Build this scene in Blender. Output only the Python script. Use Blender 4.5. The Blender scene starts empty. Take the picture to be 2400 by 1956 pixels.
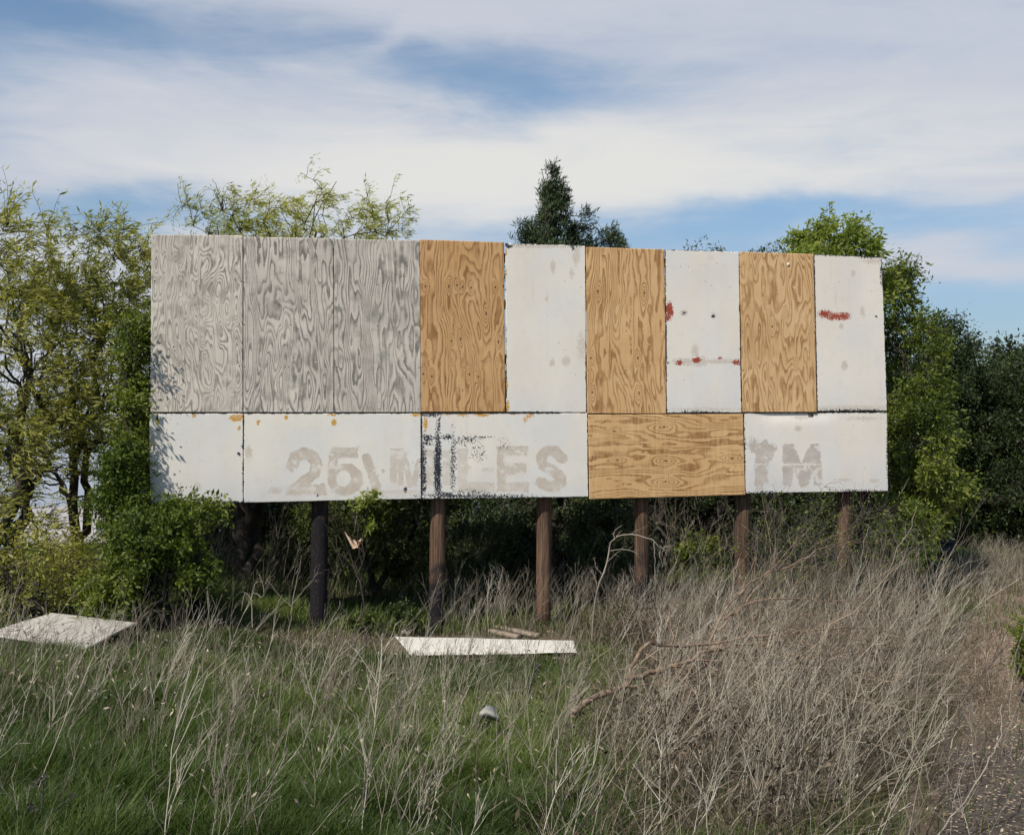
import bpy, math
import numpy as np
from math import radians, sin, cos, pi

# ------------------------------------------------------------------ camera, world, sun
S = bpy.context.scene
COL = S.collection
EYE = 3.1
F = 2550.0          # focal length in photograph pixels (2400 wide)
HOR = 970.0
cam_d = bpy.data.cameras.new('camera'); cam = bpy.data.objects.new('camera', cam_d); COL.objects.link(cam)
cam.location = (0, 0, EYE); cam.rotation_euler = (radians(90), 0, 0)
cam_d.sensor_fit = 'HORIZONTAL'; cam_d.sensor_width = 36; cam_d.lens = 36*F/2400
cam_d.shift_y = (HOR-978)/2400
cam_d.clip_start = 0.05; cam_d.clip_end = 6000
S.camera = cam
S.view_settings.view_transform = 'Standard'; S.view_settings.look = 'None'
S.view_settings.exposure = -0.10; S.view_settings.gamma = 1.0; S.view_settings.use_curve_mapping = False

SUN_EL, SUN_AZ = radians(50), radians(-145)      # azimuth clockwise from +Y: behind the camera, to the left
sdir = np.array([sin(SUN_AZ)*cos(SUN_EL), cos(SUN_AZ)*cos(SUN_EL), sin(SUN_EL)])
sun_d = bpy.data.lights.new('sun', 'SUN'); sun = bpy.data.objects.new('sun', sun_d); COL.objects.link(sun)
sun_d.energy = 5.0; sun_d.angle = radians(0.55); sun_d.color = (1.0, 0.94, 0.84)
from mathutils import Vector
sun.rotation_euler = Vector(sdir).to_track_quat('Z', 'Y').to_euler(); sun.location = (-8, -10, 20)

W = bpy.data.worlds.new('World'); S.world = W; W.use_nodes = True
NT = W.node_tree; NT.nodes.clear()

class G:
    """small helper for building node graphs"""
    def __init__(s, nt): s.nt = nt
    def n(s, t, **k):
        o = s.nt.nodes.new(t)
        for a, b in k.items(): setattr(o, a, b)
        return o
    def put(s, sock, v):
        if isinstance(v, bpy.types.NodeSocket): s.nt.links.new(v, sock)
        elif v is not None:
            if hasattr(sock.default_value, '__len__') and hasattr(v, '__len__') and len(v) == 3 and len(sock.default_value) == 4: v = (*v, 1)
            sock.default_value = v
    def m(s, op, a, b=None, c=None, clamp=False):
        o = s.n('ShaderNodeMath', operation=op, use_clamp=clamp)
        s.put(o.inputs[0], a)
        if b is not None: s.put(o.inputs[1], b)
        if c is not None: s.put(o.inputs[2], c)
        return o.outputs[0]
    def mix(s, f, a, b, blend='MIX'):
        o = s.n('ShaderNodeMix', data_type='RGBA', blend_type=blend)
        s.put(o.inputs[0], f); s.put(o.inputs[6], a); s.put(o.inputs[7], b)
        return o.outputs[2]
    def noise(s, vec, scale, detail=3, rough=.5, dist=0.0, out=0):
        o = s.n('ShaderNodeTexNoise'); s.put(o.inputs['Vector'], vec)
        o.inputs['Scale'].default_value = scale; o.inputs['Detail'].default_value = detail
        o.inputs['Roughness'].default_value = rough; o.inputs['Distortion'].default_value = dist
        return o.outputs[out]
    def mapv(s, vec, scale=(1, 1, 1), loc=(0, 0, 0), rot=(0, 0, 0)):
        o = s.n('ShaderNodeMapping'); s.put(o.inputs['Vector'], vec)
        o.inputs['Scale'].default_value = scale; o.inputs['Location'].default_value = loc; o.inputs['Rotation'].default_value = rot
        return o.outputs[0]
    def ramp(s, f, stops, interp='LINEAR'):
        o = s.n('ShaderNodeValToRGB'); s.put(o.inputs[0], f); o.color_ramp.interpolation = interp
        e = o.color_ramp.elements
        while len(e) < len(stops): e.new(0.5)
        for k, (p, c) in enumerate(stops):
            e[k].position = p; e[k].color = (*c, 1) if hasattr(c, '__len__') else (c, c, c, 1)
        return o.outputs[0]
    def rng(s, v, a, b, c=0.0, d=1.0, smooth=True):
        o = s.n('ShaderNodeMapRange', interpolation_type='SMOOTHSTEP' if smooth else 'LINEAR')
        s.put(o.inputs[0], v)
        for k, q in enumerate((a, b, c, d)): o.inputs[k+1].default_value = q
        return o.outputs[0]
    def attr(s, name):
        o = s.n('ShaderNodeAttribute', attribute_name=name); return o.outputs['Fac']

g = G(NT)
sky = g.n('ShaderNodeTexSky', sky_type='NISHITA', sun_disc=False)
sky.sun_elevation = SUN_EL; sky.sun_rotation = SUN_AZ % (2*pi)
sky.air_density = 1.0; sky.dust_density = 0.6; sky.ozone_density = 2.5; sky.altitude = 200
tc = g.n('ShaderNodeTexCoord').outputs['Generated']
sx = g.n('ShaderNodeSeparateXYZ'); g.put(sx.inputs[0], tc)
az0 = g.m('ARCTAN2', sx.outputs[0], sx.outputs[1]); el0 = g.m('ARCSINE', sx.outputs[2])
cv = g.n('ShaderNodeCombineXYZ'); g.put(cv.inputs[0], az0); g.put(cv.inputs[1], el0)
nz = g.noise(g.mapv(cv.outputs[0], (1.6, 5.0, 1), (3.1, 1.7, 0), (0, 0, .10)), 2.2, 5, .55, 0.4, out=1)
sn = g.n('ShaderNodeSeparateColor'); g.put(sn.inputs[0], nz)
az = g.m('ADD', az0, g.m('MULTIPLY', g.m('SUBTRACT', sn.outputs[0], .5), .24))
el = g.m('ADD', el0, g.m('MULTIPLY', g.m('SUBTRACT', sn.outputs[1], .5), .085))
def blob(px, py, rx, ry, rot, amp):
    """soft patch centred on the sky direction (given in the photograph's pixel scale, converted to azimuth and elevation)"""
    u, v = (px-1200)/F, (HOR-py)/F
    a0, e0 = math.atan(u), math.atan(v/math.sqrt(1+u*u))
    da = g.m('SUBTRACT', az, a0); de = g.m('SUBTRACT', el, e0)
    c, s_ = cos(rot), sin(rot)
    p = g.m('MULTIPLY', g.m('ADD', g.m('MULTIPLY', da, c), g.m('MULTIPLY', de, s_)), F/rx)
    q = g.m('MULTIPLY', g.m('SUBTRACT', g.m('MULTIPLY', de, c), g.m('MULTIPLY', da, s_)), F/ry)
    r2 = g.m('ADD', g.m('MULTIPLY', p, p), g.m('MULTIPLY', q, q))
    return g.m('MULTIPLY', g.m('EXPONENT', g.m('MULTIPLY', r2, -1.0)), amp)
blue = None
for b in [(400, 80, 460, 85, -.10, .66), (980, 150, 330, 85, -.16, .50), (1330, 200, 360, 70, .03, .52), (-40, -20, 300, 130, 0, .66), (-60, 230, 130, 190, 0, .45),
          (1300, 90, 260, 40, .1, .25), (380, 500, 330, 52, .03, .95), (1000, 560, 260, 40, 0, .45), (1640, 545, 420, 58, .07, .98), (2380, 800, 560, 175, .0, 1.25),
          (2060, 330, 200, 40, .2, .30), (2400, 345, 180, 40, .15, .35), (1880, 110, 520, 110, .1, .26), (2250, 510, 330, 40, -.05, .6), (1500, 780, 800, 150, 0, 1.1),
          (2260, 590, 300, 28, -.10, -.42), (900, 110, 150, 22, .6, -.25)]:
    t = blob(*b); blue = t if blue is None else g.m('ADD', blue, t)
fib = g.noise(g.mapv(cv.outputs[0], (1.2, 6.0, 1), (0, 4, 0), (0, 0, .16)), 5.0, 7, .6, 0.8)
fin = g.noise(g.mapv(cv.outputs[0], (2.0, 7.0, 1), (5, 2, 0), (0, 0, .45)), 7.0, 5, .6, 0.3)
high = g.m('ADD', g.rng(el0, .42, .65, 0.0, .8), g.rng(g.m('ABSOLUTE', az0), .55, 1.0, 0.0, .8))
cover = g.m('SUBTRACT', 1.0, blue)
cover = g.m('SUBTRACT', cover, high)
cover = g.m('ADD', cover, g.m('MULTIPLY', g.m('SUBTRACT', fib, .5), .62))
cover = g.m('ADD', cover, g.m('MULTIPLY', g.m('SUBTRACT', fin, .5), .34))
cover = g.rng(cover, -.12, 1.0, 0.0, .96)
thick = g.rng(g.m('ADD', g.m('MULTIPLY', g.m('SUBTRACT', fib, .5), .5), blob(1300, 430, 1100, 170, 0.0, .9)), 0, .9)
ccol = g.mix(thick, (6.2, 6.55, 7.4), (8.4, 8.3, 8.0))
lowt = g.mix(g.rng(el0, .0, .28), (.70, .76, .90), (1.32, 1.34, 1.28)); lowt = g.mix(g.rng(el0, .45, .8), lowt, (.80, .82, .88))
sky_b = g.mix(1.0, sky.outputs[0], lowt, 'MULTIPLY')
bg = g.n('ShaderNodeBackground'); bg.inputs[1].default_value = 0.10
g.put(bg.inputs[0], g.mix(cover, sky_b, ccol))
wo = g.n('ShaderNodeOutputWorld'); NT.links.new(bg.outputs[0], wo.inputs[0])

# ------------------------------------------------------------------ helpers
def at(px, py, Y):
    return np.array([(px-1200)/F*Y, Y, EYE-(py-HOR)/F*Y])
def tag(o, label=None, cat=None, group=None, kind=None):
    if label: o['label'] = label
    if cat: o['category'] = cat
    if group: o['group'] = group
    if kind: o['kind'] = kind
    return o
def mesh_obj(name, V, faces, mat, parent=None, attrs=None, smooth=False):
    """faces: array (M,k) or list of such arrays / lists"""
    if isinstance(faces, np.ndarray): faces = [faces]
    me = bpy.data.meshes.new(name)
    V = np.asarray(V, np.float32).reshape(-1, 3)
    me.vertices.add(len(V)); me.vertices.foreach_set('co', V.ravel())
    loops = np.concatenate([np.asarray(f, np.int32).ravel() for f in faces])
    tot = np.concatenate([np.full(len(f), np.asarray(f).shape[1], np.int32) for f in faces])
    st = np.concatenate([[0], np.cumsum(tot)[:-1]]).astype(np.int32)
    me.loops.add(len(loops)); me.loops.foreach_set('vertex_index', loops)
    me.polygons.add(len(tot)); me.polygons.foreach_set('loop_start', st); me.polygons.foreach_set('loop_total', tot)
    if smooth: me.polygons.foreach_set('use_smooth', np.ones(len(tot), bool))
    for k, a in (attrs or {}).items():
        at_ = me.attributes.new(k, 'FLOAT', 'POINT'); at_.data.foreach_set('value', np.asarray(a, np.float32).ravel())
    me.update(calc_edges=True)
    me.materials.append(mat)
    o = bpy.data.objects.new(name, me); COL.objects.link(o)
    if parent: o.parent = parent; o.matrix_parent_inverse = parent.matrix_basis.inverted()
    return o
def empty(name, loc, label, cat, group=None):
    o = bpy.data.objects.new(name, None); COL.objects.link(o); o.location = [float(q) for q in loc]
    o.empty_display_size = .2
    return tag(o, label, cat, group)
def norm(v): return v/np.maximum(np.linalg.norm(v, axis=-1, keepdims=True), 1e-9)
class Bag:
    """collects geometry pieces that form ONE part"""
    def __init__(s): s.V = []; s.F = []; s.A = []; s.n = 0
    def add(s, V, Fc, a=None):
        V = np.asarray(V, float).reshape(-1, 3); s.V.append(V); s.F.append(np.asarray(Fc)+s.n)
        s.A.append(np.full(len(V), .5) if a is None else np.asarray(a).ravel()); s.n += len(V)
    def box(s, c, size, R=None, a=None):
        q = np.array([[x, y, z] for x in (-.5, .5) for y in (-.5, .5) for z in (-.5, .5)])*np.array(size)
        if R is not None: q = q @ np.array(R).T
        s.add(q+np.array(c), [[0, 1, 3, 2], [4, 6, 7, 5], [0, 4, 5, 1], [2, 3, 7, 6], [0, 2, 6, 4], [1, 5, 7, 3]], None if a is None else np.full(8, a))
    def build(s, name, mat, parent=None, smooth=False):
        return mesh_obj(name, np.concatenate(s.V), s.F, mat, parent, {'var': np.concatenate(s.A)}, smooth)
def tubes(P, R, sides=4, cap=True):
    """P (n,K,3) polylines, R (n,K) radii -> verts, quads"""
    P = np.asarray(P, float); n, K, _ = P.shape
    T = np.empty_like(P); T[:, 1:-1] = P[:, 2:]-P[:, :-2]; T[:, 0] = P[:, 1]-P[:, 0]; T[:, -1] = P[:, -1]-P[:, -2]
    T = norm(T)
    mean = norm(P[:, -1]-P[:, 0])
    ref = np.where(np.abs(mean[:, 2:3]) > .8, np.array([[1., .13, 0]]), np.array([[0, .1, 1.]]))[:, None, :]
    U = norm(np.cross(T, ref)); Vv = np.cross(T, U)
    ang = np.arange(sides)*2*pi/sides
    ring = P[:, :, None, :]+np.asarray(R)[:, :, None, None]*(np.cos(ang)[None, None, :, None]*U[:, :, None, :]+np.sin(ang)[None, None, :, None]*Vv[:, :, None, :])
    V = ring.reshape(-1, 3)
    base = np.arange(n)[:, None, None]*K*sides; k = np.arange(K-1)[None, :, None]*sides; j = np.arange(sides)[None, None, :]; j2 = (j+1) % sides
    Fq = np.stack([base+k+j, base+k+j2, base+k+sides+j2, base+k+sides+j], -1).reshape(-1, 4)
    return V, Fq
def smooth_line(pts, K):
    """resample control points with Catmull-Rom"""
    p = np.asarray(pts, float); n = len(p)
    q = np.vstack([2*p[0]-p[1], p, 2*p[-1]-p[-2]])
    out = []
    for t in np.linspace(0, n-1-1e-6, K):
        i = int(t); f = t-i; a, b, c, d = q[i], q[i+1], q[i+2], q[i+3]
        out.append(.5*((2*b)+(-a+c)*f+(2*a-5*b+4*c-d)*f*f+(-a+3*b-3*c+d)*f**3))
    return np.array(out)
# value/gradient noise in numpy
_tab = np.random.default_rng(11).uniform(-1, 1, (512, 512))
def vnoise(x, y, seed=0):
    x = np.asarray(x, float)+seed*17.31+900; y = np.asarray(y, float)+seed*7.77+900
    xi = np.floor(x).astype(int); yi = np.floor(y).astype(int); fx = x-xi; fy = y-yi
    fx = fx**3*(fx*(6*fx-15)+10); fy = fy**3*(fy*(6*fy-15)+10)
    T = lambda a, b: _tab[(a*1+seed*31) % 512, (b+seed*57) % 512]
    return (T(xi, yi)*(1-fx)+T(xi+1, yi)*fx)*(1-fy)+(T(xi, yi+1)*(1-fx)+T(xi+1, yi+1)*fx)*fy
def ss(t): t = np.clip(t, 0, 1); return t*t*(3-2*t)
def path_left(y): return .305*y+.0055*y*y+.42+.10*np.sin(y*.8)
def ground(x, y):
    x = np.asarray(x, float); y = np.asarray(y, float)
    z = -2.15-1.0*ss((y-4)/9.5)
    z = z+.38*ss((-x-1.2)/4.0)*ss((y-6)/4)*(1-ss((y-17)/8))
    z = z+.12*ss((x-1)/4)*ss((y-6)/5)*(1-ss((y-12)/5))
    left = ss((1.5-x+.1*(y-20))/9)
    z = z-5.6*ss((y-23)/34)*left-1.2*ss((y-30)/20)*(1-left)
    z = z+7.5*ss((y-650)/500)
    z = z+.045*vnoise(x*1.3, y*1.3, 3)+.02*vnoise(x*4, y*4, 4)
    z = z-.05*np.exp(-((x-path_left(y)-1.3)/.9)**2)*(y < 26)
    return z+EYE

# ------------------------------------------------------------------ materials
def mat(name):
    m_ = bpy.data.materials.new(name); m_.use_nodes = True; m_.node_tree.nodes.clear(); return m_, G(m_.node_tree)
def finish(m_, h, col, rough=.8, bump=None, bstr=.3, bdist=.01, spec=.3, trans=0.0, tcol=None):
    p = h.n('ShaderNodeBsdfPrincipled'); h.put(p.inputs['Base Color'], col); h.put(p.inputs['Roughness'], rough)
    p.inputs['Specular IOR Level'].default_value = spec
    if bump is not None:
        b = h.n('ShaderNodeBump'); b.inputs['Strength'].default_value = bstr; b.inputs['Distance'].default_value = bdist
        h.put(b.inputs['Height'], bump); h.put(p.inputs['Normal'], b.outputs[0])
    o = h.n('ShaderNodeOutputMaterial'); sh = p.outputs[0]
    if trans > 0:
        t = h.n('ShaderNodeBsdfTranslucent'); h.put(t.inputs[0], tcol if tcol is not None else col)
        mx = h.n('ShaderNodeMixShader'); mx.inputs[0].default_value = trans
        h.nt.links.new(sh, mx.inputs[1]); h.nt.links.new(t.outputs[0], mx.inputs[2]); sh = mx.outputs[0]
    h.nt.links.new(sh, o.inputs[0]); return m_
def obj_co(h): return h.n('ShaderNodeTexCoord').outputs['Object']

def leaf_mat(name, c1, c2, c3=None, trans=.35, tboost=1.5, rough=.55):
    m_, h = mat(name); v = h.attr('var')
    col = h.ramp(v, [(0, c1), (.6, c2), (1, c3 or c2)])
    t = h.mix(1.0, col, (tboost*1.1, tboost*1.15, tboost*.6), 'MULTIPLY')
    return finish(m_, h, col, rough, trans=trans, tcol=t, spec=.35)
def bark_mat(name, c1, c2, sc=14, stretch=.18):
    m_, h = mat(name); oc = obj_co(h)
    n1 = h.noise(h.mapv(oc, (1, 1, stretch)), sc, 6, .65); n2 = h.noise(oc, 3, 3)
    col = h.mix(h.rng(n1, .35, .65), c1, c2); col = h.mix(h.m('MULTIPLY', n2, .35), col, (c1[0]*.6, c1[1]*.6, c1[2]*.6))
    return finish(m_, h, col, .9, bump=n1, bstr=.8, bdist=.02, spec=.15)
def stalk_mat(name, c1, c2, c3):
    m_, h = mat(name); v = h.attr('var')
    return finish(m_, h, h.ramp(v, [(0, c1), (.5, c2), (1, c3)]), .8, spec=.2, trans=.12)

def plywood_mat(name, light, dark, mid, knot=(.08, .045, .02), grey=0.0, weight=1.0):
    m_, h = mat(name); oc = obj_co(h)
    Fv = h.attr('grain'); kn = h.attr('knot')
    jit = h.noise(oc, 55, 4, .6); jit2 = h.noise(oc, 16, 3, .6)
    Fj = h.m('ADD', Fv, h.m('ADD', h.m('MULTIPLY', h.m('SUBTRACT', jit, .5), .30), h.m('MULTIPLY', h.m('SUBTRACT', jit2, .5), .35)))
    fr = h.m('FRACT', Fj)
    band = h.ramp(fr, [(0, 0.0), (.36, .05), (.60, .50), (.74, 1.0), (.94, .9), (1.0, 0.0)])
    strk = h.rng(h.noise(h.mapv(oc, (1, 1, .10)), 26 if not grey else 34, 5, .7), .36, .66)
    soft = h.rng(h.noise(oc, 1.6, 3, .5), .3, .7)
    fine = h.noise(h.mapv(oc, (70, 70, 5)), 1.0, 4, .7)
    base = h.mix(soft, light, mid); base = h.mix(h.m('MULTIPLY', strk, .16), base, dark)
    amt = h.m('MULTIPLY', band, h.m('ADD', .35*weight, h.m('MULTIPLY', h.m('ADD', strk, h.rng(h.noise(oc, 2.7, 4, .6), .35, .65)), .42*weight)), clamp=True)
    col = h.mix(amt, base, dark)
    col = h.mix(h.m('MULTIPLY', h.rng(fine, .45, .8), .22), col, dark)
    if grey:
        st = h.noise(oc, 4.5, 6, .62); col = h.mix(h.m('MULTIPLY', h.rng(st, .48, .70), .55), col, (dark[0]*.95, dark[1]*.98, dark[2]*.95))
        bl = h.noise(h.mapv(oc, (1, 1, .5), (4, 4, 4)), 2.2, 4, .6); col = h.mix(h.m('MULTIPLY', h.rng(bl, .55, .75), .5), col, (.52, .50, .44))
    col = h.mix(h.rng(kn, .55, .9), col, knot)
    nail = h.attr('nail'); col = h.mix(h.rng(nail, .5, .8), col, (.05, .045, .04))
    return finish(m_, h, col, .75, bump=h.m('ADD', band, h.m('MULTIPLY', fine, .6)), bstr=.12, bdist=.004, spec=.2)

def paint_mat():
    m_, h = mat('weathered_white_paint'); oc = obj_co(h)
    n_r = h.rng(h.noise(oc, 17, 8, .70), .25, .75, smooth=False); n_f = h.rng(h.noise(oc, 42, 6, .70), .25, .75, smooth=False); n_b = h.noise(oc, 6.5, 4, .55)
    n_p = h.m('ADD', h.m('MULTIPLY', n_r, .55), h.m('MULTIPLY', n_f, .45))
    def mask(a, amp=.9, nz=n_r, w=.03, th=.5):
        return h.m('MULTIPLY', h.rng(h.m('ADD', a, h.m('MULTIPLY', h.m('SUBTRACT', nz, .5), amp)), th-w, th+w), h.rng(a, .02, .10))
    wide = h.noise(h.mapv(oc, (.8, .8, .5)), 1.5, 4, .55); cool = h.noise(h.mapv(oc, (1.3, 1, 1), (7, 3, 1)), 1.1, 3)
    str_ = h.noise(h.mapv(oc, (9, 9, .6)), 1.0, 4, .55)
    col = h.mix(h.rng(wide, .35, .65), (.755, .71, .63), (.72, .665, .585))
    col = h.mix(h.m('MULTIPLY', h.rng(cool, .40, .68), .55), col, (.65, .655, .655))
    col = h.mix(h.m('MULTIPLY', h.rng(str_, .52, .72), .16), col, (.62, .60, .55))
    low = h.attr('grime'); col = h.mix(h.m('MULTIPLY', low, h.m('ADD', .1, h.m('MULTIPLY', n_b, .7))), col, (.50, .515, .54))
    # faint flat rectangles of older overpaint
    brick = h.noise(h.mapv(oc, (3, 3, 1.2), (2, 0, 5)), .9, 0); col = h.mix(h.m('MULTIPLY', h.rng(brick, .5, .52), .10), col, (.80, .78, .73))
    peel = h.attr('peel'); mp = mask(peel, .85, n_p)
    rim = h.m('MULTIPLY', mask(peel, .85, n_p, th=.42), h.m('SUBTRACT', 1.0, mp))
    bei = h.mix(h.rng(n_b, .35, .65), (.50, .43, .355), (.56, .495, .42)); bei = h.mix(h.m('MULTIPLY', h.rng(n_f, .5, .7), .35), bei, (.66, .61, .54))
    grp = h.attr('greypeel'); bei = h.mix(h.m('MULTIPLY', grp, .75), bei, (.43, .40, .37))
    leftover = h.rng(n_b, .56, .64); fade = h.rng(h.noise(h.mapv(oc, (1, 1, 2.2)), 3.2, 5, .65), .30, .55, .60, 1.0); bei_m = h.m('MULTIPLY', h.m('MULTIPLY', mp, fade), h.m('SUBTRACT', 1.0, h.m('MULTIPLY', leftover, .8)))
    col = h.mix(h.m('MULTIPLY', rim, .45), col, (.80, .79, .76))
    col = h.mix(h.m('MULTIPLY', bei_m, h.attr('peelamt')), col, bei)
    mc = mask(h.attr('chips'), 2.0, n_f); mcr = h.m('MULTIPLY', mask(h.attr('chips'), 2.0, n_f, th=.40), h.m('SUBTRACT', 1.0, mc)); col = h.mix(h.m('MULTIPLY', mcr, .35), col, (.40, .37, .33)); col = h.mix(h.m('MULTIPLY', mc, .75), col, bei)
    mo = mask(h.attr('ochre'), 1.7, n_f); col = h.mix(mo, col, (.56, .30, .055))
    mr = mask(h.attr('red'), 1.7, n_f); col = h.mix(mr, col, (.31, .055, .028))
    md = mask(h.attr('dark'), 1.7, n_f, th=.55); md2 = mask(h.attr('edge'), 1.3, n_r)
    col = h.mix(md, col, (.018, .026, .038)); col = h.mix(md2, col, (.05, .055, .06))
    # scattered tiny chips
    vor = h.n('ShaderNodeTexVoronoi'); h.put(vor.inputs['Vector'], oc); vor.inputs['Scale'].default_value = 9.0
    spk = h.m('MULTIPLY', h.rng(vor.outputs['Distance'], .10, .06), h.rng(h.noise(oc, 1.9, 2), .50, .60))
    col = h.mix(h.m('MULTIPLY', spk, .75), col, (.20, .18, .16))
    rust = h.m('MULTIPLY', h.rng(h.noise(h.mapv(oc, (14, 14, .9), (3, 3, 3)), 1.0, 5, .6), .60, .74), h.rng(h.noise(oc, 1.2, 2), .50, .62)); col = h.mix(h.m('MULTIPLY', rust, .30), col, (.50, .42, .33))
    mott = h.noise(oc, 8, 7, .7); col = h.mix(h.m('MULTIPLY', h.rng(mott, .52, .68), .22), col, (.56, .545, .51))
    crk = h.n('ShaderNodeTexVoronoi', feature='DISTANCE_TO_EDGE'); h.put(crk.inputs['Vector'], h.mapv(oc, (1, 1, .6))); crk.inputs['Scale'].default_value = 7.5
    ck = h.m('MULTIPLY', h.rng(crk.outputs[0], .022, .006), h.rng(h.noise(oc, 2.6, 4, .6), .56, .62)); col = h.mix(h.m('MULTIPLY', ck, .16), col, (.33, .30, .27))
    bmp = h.m('SUBTRACT', h.m('MULTIPLY', h.m('ADD', rim, .0), .6), mp)
    return finish(m_, h, col, .6, bump=h.m('ADD', bmp, h.m('MULTIPLY', n_b, .8)), bstr=.35, bdist=.006, spec=.3)

M = {}
M['paint'] = paint_mat()
M['ply_grey'] = plywood_mat('grey_weathered_plywood', (.73, .655, .565), (.225, .208, .182), (.59, .535, .465), grey=1)
M['ply_grey2'] = plywood_mat('grey_plywood_strong_grain', (.67, .605, .525), (.185, .174, .154), (.54, .485, .425), grey=1, weight=1.1)
M['ply_brown'] = plywood_mat('fresh_plywood_brown', (.62, .39, .19), (.26, .128, .048), (.55, .325, .145))
M['ply_tan'] = plywood_mat('fresh_plywood_tan', (.70, .46, .235), (.30, .150, .055), (.61, .385, .182))
M['ply_pale'] = plywood_mat('fresh_plywood_pale', (.69, .47, .25), (.33, .175, .070), (.61, .395, .195))
M['ply_side'] = plywood_mat('fresh_plywood_sideways', (.68, .45, .225), (.28, .140, .050), (.59, .37, .17))

def post_mat(name, tar_shade_z):
    m_, h = mat(name); oc = obj_co(h)
    n1 = h.noise(h.mapv(oc, (26, 26, 1.6)), 1.0, 6, .65); n2 = h.noise(oc, 3.2, 4, .6); n3 = h.noise(h.mapv(oc, (60, 60, 2)), 1, 4, .7)
    col = h.mix(h.rng(n1, .38, .62), (.055, .034, .023), (.165, .103, .066))
    col = h.mix(h.m('MULTIPLY', h.rng(n3, .58, .66), .8), col, (.03, .022, .018))
    col = h.mix(h.m('MULTIPLY', h.rng(n2, .5, .7), .5), col, (.16, .065, .032))
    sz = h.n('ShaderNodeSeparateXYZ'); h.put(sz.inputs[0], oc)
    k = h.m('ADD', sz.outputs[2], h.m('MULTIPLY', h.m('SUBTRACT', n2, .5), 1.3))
    col = h.mix(h.rng(k, tar_shade_z+.25, tar_shade_z-.25), col, h.mix(h.rng(h.noise(oc, 34, 4, .7), .55, .75), (.014, .012, .014), (.10, .095, .095)))
    return finish(m_, h, col, .85, bump=h.m('ADD', n1, h.m('MULTIPLY', n3, -.7)), bstr=.7, bdist=.012, spec=.2)
M['post'] = post_mat('weathered_pole_wood', .05); M['post_mid'] = post_mat('pole_wood_tar_foot', .75); M['post_dark'] = post_mat('tarred_tree_shaded_pole_wood', 1.75)  # darkest poles: tree shadow painted into the colour along with the creosote
M['lumber'] = bark_mat('grey_brown_lumber', (.16, .115, .08), (.27, .215, .165), 9, .3)
M['bark_dark'] = bark_mat('dark_bark', (.035, .028, .024), (.085, .072, .062))
M['bark_grey'] = bark_mat('grey_bark', (.06, .052, .045), (.14, .125, .11))
M['twig_pale'] = bark_mat('pale_dead_wood', (.30, .25, .20), (.42, .36, .30), 20)
M['deadwood'] = bark_mat('barkless_tan_dead_wood', (.15, .10, .068), (.40, .295, .21), 16, 1)
M['leaf_mesq'] = leaf_mat('feathery_yellow_green_leaf', (.25, .265, .050), (.38, .38, .085), (.52, .48, .15), trans=.45)
M['leaf_will'] = leaf_mat('olive_green_leaf', (.15, .165, .032), (.34, .335, .075), (.52, .47, .15), trans=.42)
M['leaf_elm'] = leaf_mat('bright_green_leaf', (.045, .075, .010), (.115, .155, .020), (.27, .29, .055), trans=.33)
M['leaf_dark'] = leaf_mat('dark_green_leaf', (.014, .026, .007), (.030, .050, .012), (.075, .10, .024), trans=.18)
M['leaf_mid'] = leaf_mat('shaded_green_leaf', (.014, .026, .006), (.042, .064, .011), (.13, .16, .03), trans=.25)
M['leaf_cedar'] = leaf_mat('cedar_foliage', (.018, .036, .014), (.052, .080, .028), (.12, .15, .052), trans=.10, tboost=1.0)
M['leaf_ash'] = leaf_mat('yellow_green_leaf', (.13, .19, .028), (.21, .265, .045), (.33, .34, .08), trans=.42)
M['grass'] = leaf_mat('green_grass_blade', (.034, .062, .010), (.100, .148, .025), (.30, .31, .11), trans=.30, tboost=1.3)
M['drygrass'] = stalk_mat('dry_grass', (.040, .031, .022), (.14, .110, .076), (.54, .46, .34))
M['stalk'] = stalk_mat('dry_weed_stalk', (.070, .053, .037), (.42, .365, .28), (.86, .79, .66))
M['chip'] = stalk_mat('pale_wood_chip', (.20, .14, .09), (.40, .29, .20), (.62, .50, .38))
M['cloth'] = stalk_mat('stained_cloth', (.55, .36, .24), (.66, .47, .34), (.72, .56, .44))
def simple(name, c, rough=.8, n=(8, .25)):
    m_, h = mat(name); nn = h.noise(obj_co(h), n[0], 5, .6)
    return finish(m_, h, h.mix(h.m('MULTIPLY', nn, n[1]*2), c, tuple(q*.45 for q in c)), rough, bump=nn, bstr=.3, bdist=.01)
M['rock'] = simple('limestone', (.36, .32, .27)); M['white_scrap'] = simple('dirty_white_scrap', (.50, .48, .44), .9, (20, .4))
M['barrel'] = simple('dark_blue_plastic', (.02, .027, .045), .5); M['roof'] = simple('grey_tin_roof', (.42, .40, .40), .6)
M['shedwall'] = simple('dull_red_board_wall', (.20, .10, .075)); M['stain'] = simple('fibreboard_white', (.80, .77, .70), .7, (7, .30))
M['brick'] = simple('faded_red_tin', (.42, .20, .14))

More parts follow.
